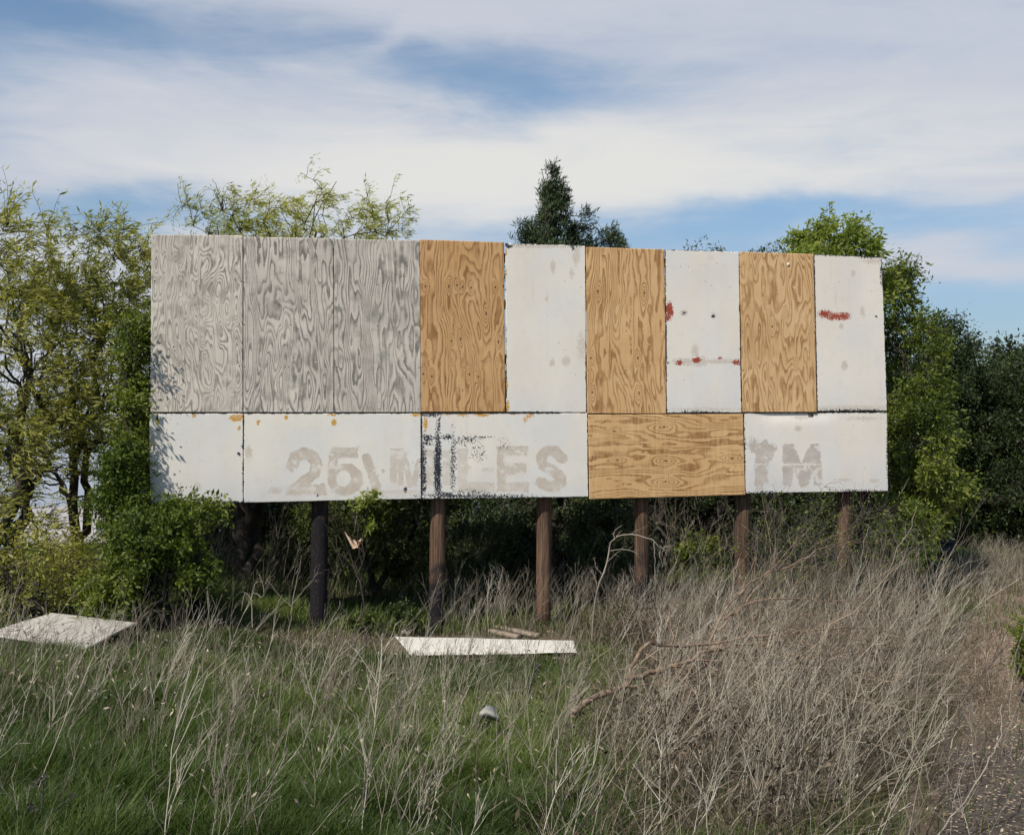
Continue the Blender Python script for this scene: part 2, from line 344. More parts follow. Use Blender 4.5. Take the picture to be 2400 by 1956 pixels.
# ------------------------------------------------------------------ terrain
def make_ground():
    xs = np.unique(np.concatenate([np.linspace(-14, 16, 190), -14-np.geomspace(.3, 900, 40), 16+np.geomspace(.3, 900, 40)]))
    ys = np.unique(np.concatenate([-np.geomspace(.5, 300, 14), np.linspace(0, 34, 210), 34+np.geomspace(.4, 1800, 60)]))
    X, Y = np.meshgrid(xs, ys); Z = ground(X, Y); n, k = X.shape
    V = np.stack([X, Y, Z], -1).reshape(-1, 3)
    i = np.arange(n-1)[:, None]*k+np.arange(k-1)[None]
    Fq = np.stack([i, i+1, i+k+1, i+k], -1).reshape(-1, 4)
    m_, h = mat('soil_and_litter'); oc = obj_co(h)
    a = h.noise(oc, .9, 5, .6); b = h.noise(oc, 9, 6, .7); c = h.noise(oc, 45, 4, .7)
    soil = h.mix(h.rng(b, .35, .65), (.10, .078, .055), (.20, .155, .11)); soil = h.mix(h.m('MULTIPLY', h.rng(c, .55, .7), .6), soil, (.36, .29, .21))
    grn = h.mix(b, (.022, .034, .012), (.055, .07, .026))
    sp = h.n('ShaderNodeSeparateXYZ'); h.put(sp.inputs[0], oc)
    bare = h.attr('bare')
    col = h.mix(h.rng(h.m('ADD', bare, h.m('MULTIPLY', h.m('SUBTRACT', a, .5), 1.0)), .35, .65), grn, soil)
    far = h.rng(sp.outputs[1], 30, 60); col = h.mix(far, col, h.mix(h.noise(oc, .05, 5), (.10, .12, .05), (.22, .20, .12)))
    finish(m_, h, col, .95, bump=h.m('ADD', b, c), bstr=.8, bdist=.03, spec=.1)
    o = mesh_obj('ground', V, Fq, m_, attrs={'bare': bare_field(X, Y)}, smooth=True)
    tag(o, kind='structure')
def bare_field(X, Y):
    strip = np.exp(-((Y-14.9-.22*(X+2))/1.5)**2)*ss((X+4.2)/1.5)*(1-ss((X-2.2)/2))
    right = ss((X-path_left(Y)+.7)/.8)
    under = ss((Y-14.5)/2)*ss((24-Y)/3)*.45
    return np.clip(np.maximum.reduce([strip*1.1, right, under]), 0, 1)
make_ground()
def make_path():
    ys = np.linspace(1.0, 26, 170); ts = np.linspace(0, 1, 24)
    Y, T = np.meshgrid(ys, ts, indexing='ij'); X = path_left(Y)+T*2.9+.12*vnoise(Y*2, T*3, 8); Z = ground(X, Y)+.012*np.minimum(1, np.minimum(T, 1-T)*12)+.002
    n, k = X.shape; i = np.arange(n-1)[:, None]*k+np.arange(k-1)[None]
    m_, h = mat('wood_chip_track'); oc = obj_co(h)
    b = h.noise(oc, 13, 6, .7); v = h.n('ShaderNodeTexVoronoi'); h.put(v.inputs['Vector'], oc); v.inputs['Scale'].default_value = 34
    chips = h.rng(v.outputs['Distance'], .42, .30); sel = h.n('ShaderNodeSeparateColor'); h.put(sel.inputs[0], v.outputs['Color'])
    sp = h.n('ShaderNodeSeparateXYZ'); h.put(sp.inputs[0], oc); far = h.rng(h.m('ADD', sp.outputs[1], h.m('MULTIPLY', h.noise(oc, .8, 3), 5)), 9, 15)
    soil = h.mix(h.rng(b, .35, .65), (.055, .047, .042), (.13, .11, .09)); soil = h.mix(h.m('MULTIPLY', far, .7), soil, (.24, .175, .125))
    pick = h.rng(h.m('ADD', sel.outputs[0], h.m('MULTIPLY', far, .4)), .72, .78)
    col = h.mix(h.m('MULTIPLY', chips, pick), soil, h.mix(sel.outputs[1], (.34, .25, .17), (.60, .48, .36)))
    finish(m_, h, col, .95, bump=h.m('ADD', b, chips), bstr=.7, bdist=.02, spec=.1)
    o = mesh_obj('path', np.stack([X, Y, Z], -1).reshape(-1, 3), np.stack([i, i+1, i+k+1, i+k], -1).reshape(-1, 4), m_, smooth=True)
    tag(o, kind='structure')
make_path()
def make_water():
    m_, h = mat('calm_water'); n = h.noise(h.mapv(obj_co(h), (.3, 1, 1)), .8, 4)
    finish(m_, h, (.10, .14, .19), .12, bump=n, bstr=.1, bdist=.1, spec=.8)
    z = EYE-8.15
    o = mesh_obj('water', [(-500, 66, z), (60, 66, z), (200, 760, z), (-900, 760, z)], np.array([[0, 1, 2, 3]]), m_); tag(o, kind='structure')
make_water()

# ------------------------------------------------------------------ billboard
BL = np.array([-845*14.86/F, 14.86]); BR = np.array([870*17.06/F, 17.06])
bd = (BR-BL)/np.linalg.norm(BR-BL); bn = np.array([bd[1], -bd[0]])      # along board, outward normal (towards the viewer)
def on_board(px, py, off=0.0):
    """point of the board's plane (moved off metres towards the front) seen at that place of the photograph"""
    px = np.asarray(px, float); py = np.asarray(py, float); u = (px-1200)/F
    A = BL+bn*off; t = (u*A[1]-A[0])/(bd[0]-u*bd[1]); X = A[0]+t*bd[0]; Y = A[1]+t*bd[1]
    return np.stack([X, Y, EYE-(py-HOR)/F*Y], -1)
board = empty('billboard', (*(.5*(BL+BR)), 0), 'long abandoned billboard patched with grey, brown and white plywood panels on seven wooden poles', 'billboard')

def seg_d(px, py, pts):
    d = np.full(px.shape, 1e9)
    for (x0, y0), (x1, y1) in zip(pts[:-1], pts[1:]):
        vx, vy = x1-x0, y1-y0; t = np.clip(((px-x0)*vx+(py-y0)*vy)/(vx*vx+vy*vy+1e-9), 0, 1)
        d = np.minimum(d, np.hypot(px-x0-t*vx, py-y0-t*vy))
    return d
def poly_d(px, py, pts):
    q = list(pts)+[pts[0]]; d = seg_d(px, py, q); ins = np.zeros(px.shape, bool)
    for (x0, y0), (x1, y1) in zip(q[:-1], q[1:]):
        c = ((y0 > py) != (y1 > py)) & (px < (x1-x0)*(py-y0)/((y1-y0) or 1e-9)+x0); ins ^= c
    return np.where(ins, -d, d)
def rect(a, b, c, d): return [(a, b), (c, b), (c, d), (a, d)]
def letters(px, py):
    cx, cy = (px-640)*2.878, (py-1020)*2.878
    L = []     # (signed distance in crop units, strength, grey)
    d = seg_d(cx, cy, [(128, 205), (150, 145), (205, 118), (262, 140), (295, 195), (280, 255), (215, 310), (150, 365)])-36
    d = np.minimum(d, poly_d(cx, cy, [(92, 352), (350, 325), (356, 398), (90, 402)])); L.append((d, 1., 0))
    d = np.minimum(poly_d(cx, cy, rect(390, 85, 572, 148)), seg_d(cx, cy, [(412, 110), (398, 240)])-28)
    ring = np.maximum((np.hypot((cx-488)/116, (cy-298)/106)-1)*105, -(np.hypot((cx-476)/52, (cy-292)/56)-1)*50); L.append((np.minimum(d, ring), 1., 0))
    d = np.minimum(seg_d(cx, cy, [(628, 150), (655, 225), (702, 352)])-28, np.hypot(cx-742, cy-240)-11); L.append((d, 1., 0))
    d = np.minimum.reduce([poly_d(cx, cy, rect(790, 92, 880, 115)), poly_d(cx, cy, rect(792, 110, 835, 335)), poly_d(cx, cy, rect(846, 110, 880, 335)),
                           seg_d(cx, cy, [(880, 125), (905, 230), (925, 335)])-17, seg_d(cx, cy, [(985, 175), (950, 335)])-18]); L.append((d, .8, 0))
    L.append((poly_d(cx, cy, rect(600, 372, 1000, 398)), .45, 0))
    L.append((poly_d(cx, cy, rect(1003, 100, 1092, 335)), .85, 0))
    L.append((np.minimum(poly_d(cx, cy, rect(1140, 105, 1205, 150)), poly_d(cx, cy, rect(1145, 175, 1205, 335))), .5, 0))
    d = np.minimum.reduce([poly_d(cx, cy, rect(1245, 90, 1312, 380)), poly_d(cx, cy, rect(1300, 318, 1490, 380)), poly_d(cx, cy, rect(1410, 222, 1482, 242)), np.hypot(cx-1300, cy-230)-36]); L.append((d, .62, 0))
    d = np.minimum.reduce([poly_d(cx, cy, rect(1513, 75, 1568, 380)), poly_d(cx, cy, rect(1560, 75, 1716, 132)), poly_d(cx, cy, rect(1560, 190, 1706, 262)), poly_d(cx, cy, rect(1560, 318, 1722, 380))]); L.append((d, .95, 0))
    d = seg_d(cx, cy, [(1950, 155), (1905, 108), (1848, 105), (1808, 148), (1822, 200), (1880, 236), (1938, 278), (1945, 318), (1900, 346), (1848, 340), (1805, 318)])-34
    L.append((d, 1., 0))
    ex, ey = (px-1350)*2.84, (py-950)*2.84; gap = 7-np.abs(ey-393)
    d = poly_d(ex, ey, [(1150, 262), (1182, 258), (1188, 230), (1210, 262), (1245, 240), (1262, 222), (1285, 262), (1330, 250), (1336, 290), (1310, 318), (1305, 360), (1278, 375), (1275, 420), (1270, 470), (1280, 520), (1240, 536), (1185, 534), (1195, 480), (1190, 400), (1200, 330), (1165, 300)])
    L.append((np.maximum(d, gap), 1., .55))
    d = poly_d(ex, ey, [(1378, 258), (1446, 258), (1500, 392), (1562, 258), (1616, 258), (1632, 380), (1636, 530), (1590, 530), (1582, 425), (1540, 538), (1500, 542), (1452, 425), (1430, 532), (1378, 530)])
    L.append((np.maximum(d, gap), 1., .9))
    f = np.zeros(px.shape); amt = np.zeros(px.shape)+.9; gr = np.zeros(px.shape)
    for k, (d, st, gy) in enumerate(L):
        v = np.clip(.55-d/44, 0, 1); new = v > f; f = np.where(new, v, f); amt = np.where(new & (v > .05), st, amt); gr = np.where(new & (v > .05), gy, gr)
    return f, amt, gr
def blobs(px, py, lst):
    f = np.zeros(px.shape)
    for b in lst:
        x, y, rx, ry = b[:4]; v = b[4] if len(b) > 4 else 1.0
        f = np.maximum(f, v*np.clip(1-.42*(((px-x)/rx)**2+((py-y)/ry)**2), 0, 1))
    return f
OCH = [(370, 988, 4, 6), (455, 974, 5, 4), (554, 979, 17, 8, .9), (560, 1003, 4, 5), (671, 978, 4, 4), (605, 990, 4, 5), (783, 990, 6, 7), (976, 971, 12, 5, .8), (997, 992, 5, 17, .9), (1128, 972, 16, 4, .9),
       (1085, 972, 14, 4, .7), (1240, 974, 9, 5, .8), (1185, 590, 3, 7), (1186, 640, 2, 10, .8), (1187, 905, 3, 14, .8), (1190, 955, 4, 14, .9), (1205, 968, 12, 3, .8), (1050, 972, 9, 3, .7), (780, 972, 12, 3, .7), (1231, 984, 4, 6, .8)]
RED = [(1569, 728, 8, 18, 1.), (1565, 745, 5, 7), (1592, 850, 6, 6, .9), (1633, 843, 10, 6, .95), (1687, 839, 5, 2.5, .9), (1728, 849, 9, 6, 1.), (1934, 735, 16, 8, .95), (1956, 742, 20, 8, .95), (1978, 741, 14, 8, .95), (1738, 800, 2.5, 40, .85), (1734, 722, 2.5, 8, .9), (1912, 897, 2.5, 10)]
DRK = [(1026, 1092, 8, 88, 1.0), (1030, 990, 3, 30, .8), (992, 1100, 7, 80, .78), (1062, 1090, 7, 76, .66), (1002, 1027, 14, 8, .85), (1048, 1024, 22, 6, .72), (1090, 1030, 34, 12, .54), (1120, 1060, 20, 20, .45),
       (1110, 1162, 130, 5, .80), (1040, 1160, 30, 8, .8), (1100, 1156, 50, 10, .55), (950, 1146, 3.5, 8, 1.), (744, 1160, 3, 3, 1.), (560, 1064, 5, 4, .95), (568, 1045, 2, 5, .9), (570, 1100, 2, 20, .8), (570, 1130, 2, 12, .7),
       (368, 975, 3, 9, .95), (370, 1008, 6, 2, .95), (1186, 572, 6, 6, 1.), (1193, 578, 7, 5, .9), (1343, 582, 4, 4, .9), (1672, 741, 4, 5, .85), (1605, 966, 3, 5, 1.), (1603, 733, 5, 4, .8), (2053, 742, 3, 3, .9),
       (1374, 880, 2.5, 12, .9), (1374, 660, 2, 20, .7), (1566, 850, 3, 3, .9), (870, 1163, 30, 3, .7), (450, 1173, 40, 3, .85), (540, 1176, 40, 3, .8), (998, 1040, 14, 5, .7), (1135, 1024, 30, 3, .55), (1240, 572, 40, 3, .62), (1345, 576, 20, 4, .7), (2040, 602, 26, 4, .8), (1960, 598, 40, 3, .6), (2000, 961, 70, 3, .66), (1640, 965, 50, 3, .62), (1800, 1153, 60, 3, .62), (2000, 1149, 60, 3, .62), (1745, 1060, 3, 70, .62), (2079, 1050, 2.5, 80, .62), (2066, 640, 4, 30, .66), (1250, 1168, 80, 3, .62), (1010, 973, 22, 4, .85), (1180, 1040, 16, 14, .40)]
PEE = [(1296, 625, 5, 14), (1294, 850, 6, 8), (1327, 847, 9, 9), (1363, 815, 9, 28, .8), (1603, 733, 8, 6), (1672, 739, 6, 6), (1629, 822, 8, 14, .9), (1600, 848, 22, 8, .9), (1640, 848, 18, 10, .95), (1690, 847, 40, 5, .8), (2022, 731, 5, 12, .9),
       (1972, 765, 5, 6), (1979, 856, 7, 9), (1871, 1004, 8, 5), (1979, 1124, 14, 3), (2048, 1126, 10, 4), (582, 1060, 8, 13), (463, 1140, 7, 8), (646, 1149, 13, 7), (360, 1035, 8, 20, .9), (375, 1006, 10, 4),
       (1262, 577, 60, 4, .9), (1350, 590, 8, 30, .8), (1800, 600, 30, 5, .6), (2000, 958, 90, 7, .85), (1880, 978, 20, 4, .8), (1650, 959, 80, 4, .65), (2020, 980, 40, 4, .7), (1765, 1040, 12, 16, .7), (1780, 1145, 10, 5), (1150, 1165, 90, 5, .7),
       (2049, 612, 25, 6, .8), (2000, 640, 5, 6), (1340, 640, 5, 12, .7), (1280, 700, 4, 5, .8), (1000, 1060, 12, 8, 1.)]

def panel(kind, q, matk, off, seed, grain='v', label=None, warp=0.0, chip=0.0, knots=(), curl=None, amp=(6.5, 2.2, .55), fr=(2.0, .42)):
    """q: the four corners (TL, TR, BR, BL) on the photograph; a sheet 16 mm thick on the board's plane"""
    w = on_board(q[0][0], q[0][1]); w2 = on_board(q[1][0], q[1][1]); h_ = on_board(q[3][0], q[3][1])
    W_ = np.linalg.norm(w2-w); H_ = abs(w[2]-h_[2]); nu = max(8, int(W_/.0125)); nv = max(8, int(H_/.0125))
    U, T = np.meshgrid(np.linspace(0, 1, nu+1), np.linspace(0, 1, nv+1))
    C = [on_board(*c) for c in q]
    P = (C[0]*((1-U)*(1-T))[..., None]+C[1]*(U*(1-T))[..., None]+C[2]*(U*T)[..., None]+C[3]*((1-U)*T)[..., None])
    s_ = U*W_; v_ = T*H_
    n3 = np.array([bn[0], bn[1], 0]); d3 = np.array([bd[0], bd[1], 0])
    o_ = off+warp*(np.sin(pi*U)*.6-np.sin(pi*T)*.4)+.0025*vnoise(s_*2, v_*2, seed)
    if curl is not None:                       # top edge bending back between u0 and u1
        u0, u1, dep = curl; o_ = o_-dep*ss((U-u0)/.18)*ss((u1-U)/.18)*np.exp(-(v_/.11)**2)
    if chip:
        e = vnoise(s_*22+v_*22, s_*9-v_*9, seed+5)
        P = P-d3*(chip*np.where(U == 0, -1, 0)*np.clip(e, 0, 1))[..., None]-d3*(chip*np.where(U == 1, 1, 0)*np.clip(e, 0, 1))[..., None]
        P[..., 2] -= chip*np.where(T == 0, 1, 0)*np.clip(e, 0, 1); P[..., 2] += chip*np.where(T == 1, 1, 0)*np.clip(e, 0, 1)
    Fr = P+n3*o_[..., None]
    n, k = U.shape; i = np.arange(n-1)[:, None]*k+np.arange(k-1)[None]
    front = np.stack([i+k, i+k+1, i+1, i], -1).reshape(-1, 4)
    ring = np.concatenate([np.arange(k), np.arange(1, n)*k+k-1, (n-1)*k+np.arange(k-2, -1, -1), np.arange(n-2, 0, -1)*k])
    Bk = Fr.reshape(-1, 3)[ring]-n3*.016; N0 = n*k; m_ = len(ring); a = np.arange(m_); b = (a+1) % m_
    side = np.stack([ring[a], ring[b], N0+b, N0+a], -1); back = (N0+a[None])
    V = np.vstack([Fr.reshape(-1, 3), Bk]); full = lambda f: np.concatenate([f.ravel(), f.ravel()[ring]])
    PX = 1200+F*Fr[..., 0]/Fr[..., 1]; PY = HOR+F*(EYE-Fr[..., 2])/Fr[..., 1]
    if matk.startswith('ply'):
        a_, b_ = (s_, v_) if grain == 'v' else (v_, s_)
        wob = .10*vnoise(a_*1.3, b_*.9, seed+9)+.03*vnoise(a_*4, b_*3, seed+12)
        f = amp[0]*vnoise((a_+wob)*fr[0]*1.5, b_*fr[1]*.75+seed*.37, seed)+amp[1]*vnoise((a_+wob)*fr[0]*3.2, b_*fr[1]*2.0, seed+1)+amp[2]*vnoise(a_*15, b_*3.2, seed+2)+.16*vnoise(a_*34, b_*9, seed+3)
        f = f+1.6*a_/1.22
        kn = np.zeros(f.shape)
        for (kx, ky, sz) in knots:
            da = (PX-kx)/F*Fr[..., 1]; db = (PY-ky)/F*Fr[..., 1]
            if grain != 'v': da, db = db, da
            r2 = (da/(.032*sz))**2+(db/(.085*sz))**2
            f = f+2.6*np.exp(-r2*.9)+1.4*np.exp(-np.sqrt((da/(.06*sz))**2+(db/(.30*sz))**2)*2.0)
            kn = np.maximum(kn, np.clip(1.3-((da/.012)**2+(db/.020)**2)*.5, 0, 1) if sz >= .9 else 0)
        f = f+6
        nail = np.zeros(f.shape)
        rr = np.random.default_rng(seed)
        for uu in (.02, .5, .98):
            for vv in np.linspace(.02, .98, 5):
                x0, y0 = (uu+rr.normal()*.01)*W_, vv*H_; nail = np.maximum(nail, np.clip(1.2-((s_-x0)**2+(v_-y0)**2)/.010**2*.5, 0, 1))
        A = {'grain': full(f), 'knot': full(kn), 'nail': full(nail)}
    else:
        pf, am, gr = letters(PX, PY)
        pb = blobs(PX, PY, PEE)
        ed = np.minimum.reduce([s_, W_-s_, v_, H_-v_]); edge = .74*np.exp(-ed/.010)*(.55+.6*vnoise(s_*1.5+v_, v_*1.5, seed+7))*(chip/.006)
        grime = ss((v_/H_-.55)/.5)*.9 if H_ < 1.5 else .35*ss((v_/H_-.8)/.2)
        A = {'peel': full(pf), 'chips': full(pb), 'peelamt': full(am), 'greypeel': full(gr), 'ochre': full(blobs(PX, PY, OCH)), 'red': full(blobs(PX, PY, RED)), 'dark': full(blobs(PX, PY, DRK)), 'edge': full(edge), 'grime': full(grime)}
    o = mesh_obj(kind, V, [front, side, back], M[matk], board, A)
    if label: o['label'] = label
    return o
ty = {}
P_ = [  # upper row
 ([(355, 549.5), (569.0, 551.8), (569.0, 966.0), (353, 966)], 'ply_grey', .000, 21, 'weathered grey plywood panel with fine streaked grain', dict(amp=(2.4, 2.4, 2.1), fr=(3.4, .6))),
 ([(570.8, 554.5), (781.6, 558.6), (782.6, 966.6), (570.8, 966.2)], 'ply_grey2', -.006, 22, 'weathered grey plywood panel with long looping grain', dict(amp=(5.5, 2.8, 1.0), fr=(2.6, .36))),
 ([(783.0, 560), (984.0, 563.5), (986.4, 966.4), (784.0, 966.4)], 'ply_grey2', .004, 26, 'weathered grey plywood panel with broad dark whorled grain', dict(amp=(6.5, 2.6, .8), fr=(2.1, .40))),
 ([(984.6, 561.5), (1181, 568), (1184.4, 965), (987.0, 965)], 'ply_brown', .006, 24, 'fresh orange brown plywood panel with rows of knots',
    dict(amp=(3.6, 1.6, .5), knots=[(997, 671, 1), (1052, 671, 1), (1071, 668, 1), (1084, 673, .9), (1104, 674, 1), (1161, 673, 1), (1180, 671, 1), (1058, 799, 1), (1079, 794, 1), (1168, 801, 1), (992, 876, .9), (1012, 882, 1), (1100, 877, 1), (1121, 883, 1), (1057, 848, .6), (1165, 850, .6), (1035, 730, .6), (1140, 735, 1.4)])),
 ([(1184.4, 569.5), (1372, 575.5), (1374.6, 966.5), (1187.2, 965.5)], 'paint', -.004, 25, 'plain cream painted panel with small chips', dict(chip=.009)),
 ([(1373.6, 579), (1556.8, 584.6), (1561.6, 969.3), (1375.8, 969.0)], 'ply_tan', .008, 36, 'fresh tan plywood panel with two columns of dark knots',
    dict(amp=(4.2, 1.8, .5), fr=(2.3, .38), knots=[(1401, 683, 1.5), (1510, 687, 1.5), (1385, 839, 1.1), (1495, 839, 1.3), (1388, 919, 1.4), (1498, 921, 1.4), (1413, 583, .6)])),
 ([(1559, 584.2), (1732, 590.6), (1738.8, 966.8), (1563.6, 967.4)], 'paint', -.004, 27, 'off white painted panel with red flakes at the left edge and a torn strip', dict(chip=.009)),
 ([(1733, 590.2), (1906.2, 595.4), (1914, 965.6), (1740, 965.8)], 'ply_pale', .009, 28, 'fresh pale plywood panel with swirling grain',
    dict(amp=(5.2, 2.6, .8), fr=(2.2, .6), knots=[(1793, 707, .8), (1810, 765, 1.2), (1841, 735, .8), (1866, 848, .8), (1745, 850, .8)])),
 ([(1908, 595.8), (2067, 602.6), (2080.4, 963.2), (1916, 963.6)], 'paint', -.002, 29, 'off white painted panel with a red patch near its middle', dict(chip=.012)),
 # lower row
 ([(350, 969.4), (569.8, 968.6), (570.2, 1178.2), (349.5, 1180.2)], 'paint', .000, 31, 'white painted lower panel with ochre flakes along its top', dict(chip=.008)),
 ([(571.2, 968.6), (986.4, 968.8), (987.4, 1168.6), (571.2, 1178.0)], 'paint', -.003, 32, 'white painted lower panel with the peeled number 25', dict(chip=.007)),
 ([(987.8, 969.0), (1376.8, 967.8), (1379.2, 1164.2), (989.4, 1168.8)], 'paint', .004, 33, 'white painted lower panel with peeled letters and black flaking', dict(chip=.010)),
 ([(1378, 971.6), (1740.6, 969.8), (1746.2, 1159.2), (1381, 1169.4)], 'ply_side', .012, 44, 'fresh tan plywood panel laid sideways',
    dict(grain='h', amp=(3.6, 1.2, .4), fr=(2.6, .50), knots=[(1556, 1000, 2.1), (1560, 1128, 2.1), (1715, 1074, 1.7), (1440, 1010, 1.0), (1560, 1080, 1.6), (1447, 1078, 1.0)])),
 ([(1743.2, 968.0), (2080.6, 966.2), (2082, 1150.8), (1747.2, 1156.2)], 'paint', -.002, 35, 'white painted lower panel with the peeled letters TM', dict(chip=.011, curl=(.03, .68, .022))),
]
for q, mk, off, sd, lab, kw in P_:
    panel('painted_panel' if mk == 'paint' else 'plywood_panel', q, mk, off, sd, label=lab, **kw)
# framing behind the sheets
d3 = np.array([bd[0], bd[1], 0]); n3 = np.array([bn[0], bn[1], 0]); Rb = np.stack([d3, n3, [0, 0, 1]], 1)
def bpoint(s, z, off): return np.array([*(BL+bd*s+bn*off), z])
Lb = np.linalg.norm(BR-BL); zb, zt = EYE-210/F*14.86, EYE+418/F*14.86
for k, z in enumerate((zb+.10, zb+.62, EYE+.0, EYE+.8, EYE+1.6, zt-.16)):
    b = Bag(); b.box(bpoint(Lb/2, z, -.054-.0005*k), (Lb-.08, .030, .14), Rb); b.build('stringer', M['lumber'], board)
b = Bag()
for s in np.arange(0, 9.1, 1)*Lb/9: b.box(bpoint(min(max(s, .06), Lb-.06), (zb+zt)/2, -.0195-.0), (.085, .006, (zt-zb)-.2), Rb)
b.build('joint_strips', M['lumber'], board)
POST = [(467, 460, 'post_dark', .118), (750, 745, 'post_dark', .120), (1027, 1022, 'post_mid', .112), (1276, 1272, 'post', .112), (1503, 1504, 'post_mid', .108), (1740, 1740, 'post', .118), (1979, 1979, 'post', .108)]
rs = np.random.default_rng(3)
for k, (pt, pb, mk, r) in enumerate(POST):
    a = on_board(pt, 1180, -.125-r); u = (pt-1200)/F; a2 = on_board(pt, 600, -.125-r); bb = on_board(pb, 1450, -.125-r)
    z0 = float(ground(bb[0], bb[1]))-.35; zz = np.linspace(z0, zt-.7, 26); t = (zz-z0)/(a[2]-z0)
    X = bb[0]+(a[0]-bb[0])*np.minimum(t, 1); Y = bb[1]+(a[1]-bb[1])*np.minimum(t, 1)
    sides = 20; ang = np.arange(sides)*2*pi/sides
    rad = r*(1.04-.06*(zz-z0)/4)[:, None]*(1+.025*vnoise(ang[None]*2+k, zz[:, None]*.8, k+3)+.03*np.minimum(0, vnoise(ang[None]*6, zz[:, None]*.5, k+20)))
    V = np.stack([X[:, None]+rad*np.cos(ang), Y[:, None]+rad*np.sin(ang), np.repeat(zz[:, None], sides, 1)], -1).reshape(-1, 3)
    i = np.arange(25)[:, None]*sides+np.arange(sides)[None]; i2 = np.arange(25)[:, None]*sides+((np.arange(sides)+1) % sides)[None]
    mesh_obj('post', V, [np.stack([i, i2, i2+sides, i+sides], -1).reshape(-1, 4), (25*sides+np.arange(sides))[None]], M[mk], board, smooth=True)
# small square tag nailed near the top of the pale panel
b = Bag(); b.box(on_board(1848, 620, .0125), (.045, .004, .055), Rb); b.build('paper_tag', M['stain'], board)

# ------------------------------------------------------------------ trees
WIND = np.array([1.0, .05, .05])
def ell(*parts):
    """sampler for a union of ellipsoids (cx,cy,cz,rx,ry,rz,weight)"""
    P = np.array(parts, float); w = P[:, 6]/P[:, 6].sum()
    def f(rng, n, inner=.35):
        k = rng.choice(len(P), n, p=w); d = norm(rng.normal(size=(n, 3))); r = (inner**3+(1-inner**3)*rng.random(n))**(1/3)
        return P[k, :3]+d*r[:, None]*P[k, 3:6]
    return f
def cone(*parts):
    """sampler for cones (x,y,z_base,z_tip,radius,weight)"""
    P = np.array(parts, float); w = P[:, 5]/P[:, 5].sum()
    def f(rng, n, inner=.3):
        k = rng.choice(len(P), n, p=w); t = 1-np.sqrt(rng.random(n)*.999); a = rng.random(n)*2*pi
        z = P[k, 2]+(P[k, 3]-P[k, 2])*t; prof = np.where(t < .12, .75+t*2, 1.0)*(1-t)**.85
        r = P[k, 4]*prof*(inner+(1-inner)*np.sqrt(rng.random(n)))*(1+.20*np.sin(z*9+a*2))
        return np.stack([P[k, 0]+r*np.cos(a), P[k, 1]+r*np.sin(a), z], -1)
    return f
def curve_between(A, B, K, rng, sag=.12, up=.25, rad0=None):
    n = len(A); t = np.linspace(0, 1, K)[None, :, None]; L = np.linalg.norm(B-A, axis=1)[:, None, None]
    mid = (A+B)/2+np.array([0, 0, 1])*up*L[:, 0]*.35+rng.normal(size=(n, 3))*sag*L[:, 0]
    P = A[:, None]*(1-t)**2+2*mid[:, None]*t*(1-t)+B[:, None]*t**2
    jit = rng.normal(size=(n, K, 3))*.025*L; jit[:, 0] = 0
    return P+jit
def nearest(targets, pts, below=True, pen=.6):
    idx = np.empty(len(targets), int)
    for s in range(0, len(targets), 400):
        T = targets[s:s+400]; D = T[:, None]-pts[None]; d = np.linalg.norm(D, axis=2)
        if below: d = d+pen*np.clip(-D[..., 2], 0, None)
        idx[s:s+400] = d.argmin(1)
    return idx
def leaves(rng, Pt, dirs, n_per, size, aspect, spread, wind, droop, jitter, sizevar=.35):
    """leaf quads: Pt (n,3) seats with direction dirs"""
    P = np.repeat(Pt, n_per, 0)+rng.normal(size=(len(Pt)*n_per, 3))*jitter; D = np.repeat(dirs, n_per, 0)
    d = norm(D*.5+rng.normal(size=P.shape)*spread+WIND*wind+np.array([0, 0, -droop]))
    nr = norm(np.cross(d, norm(rng.normal(size=P.shape)+np.array([0, 0, .0])))); s = size*(1+sizevar*rng.normal(size=(len(P), 1))).clip(.4, 2)
    up = np.cross(nr, d); w = s*aspect*.5
    a = P; b = P+d*s*.45+nr*w+up*s*.05; c = P+d*s; e = P+d*s*.45-nr*w+up*s*.05
    V = np.stack([a, b, c, e], 1).reshape(-1, 3); Fq = np.arange(len(P)*4).reshape(-1, 4)
    return V, Fq
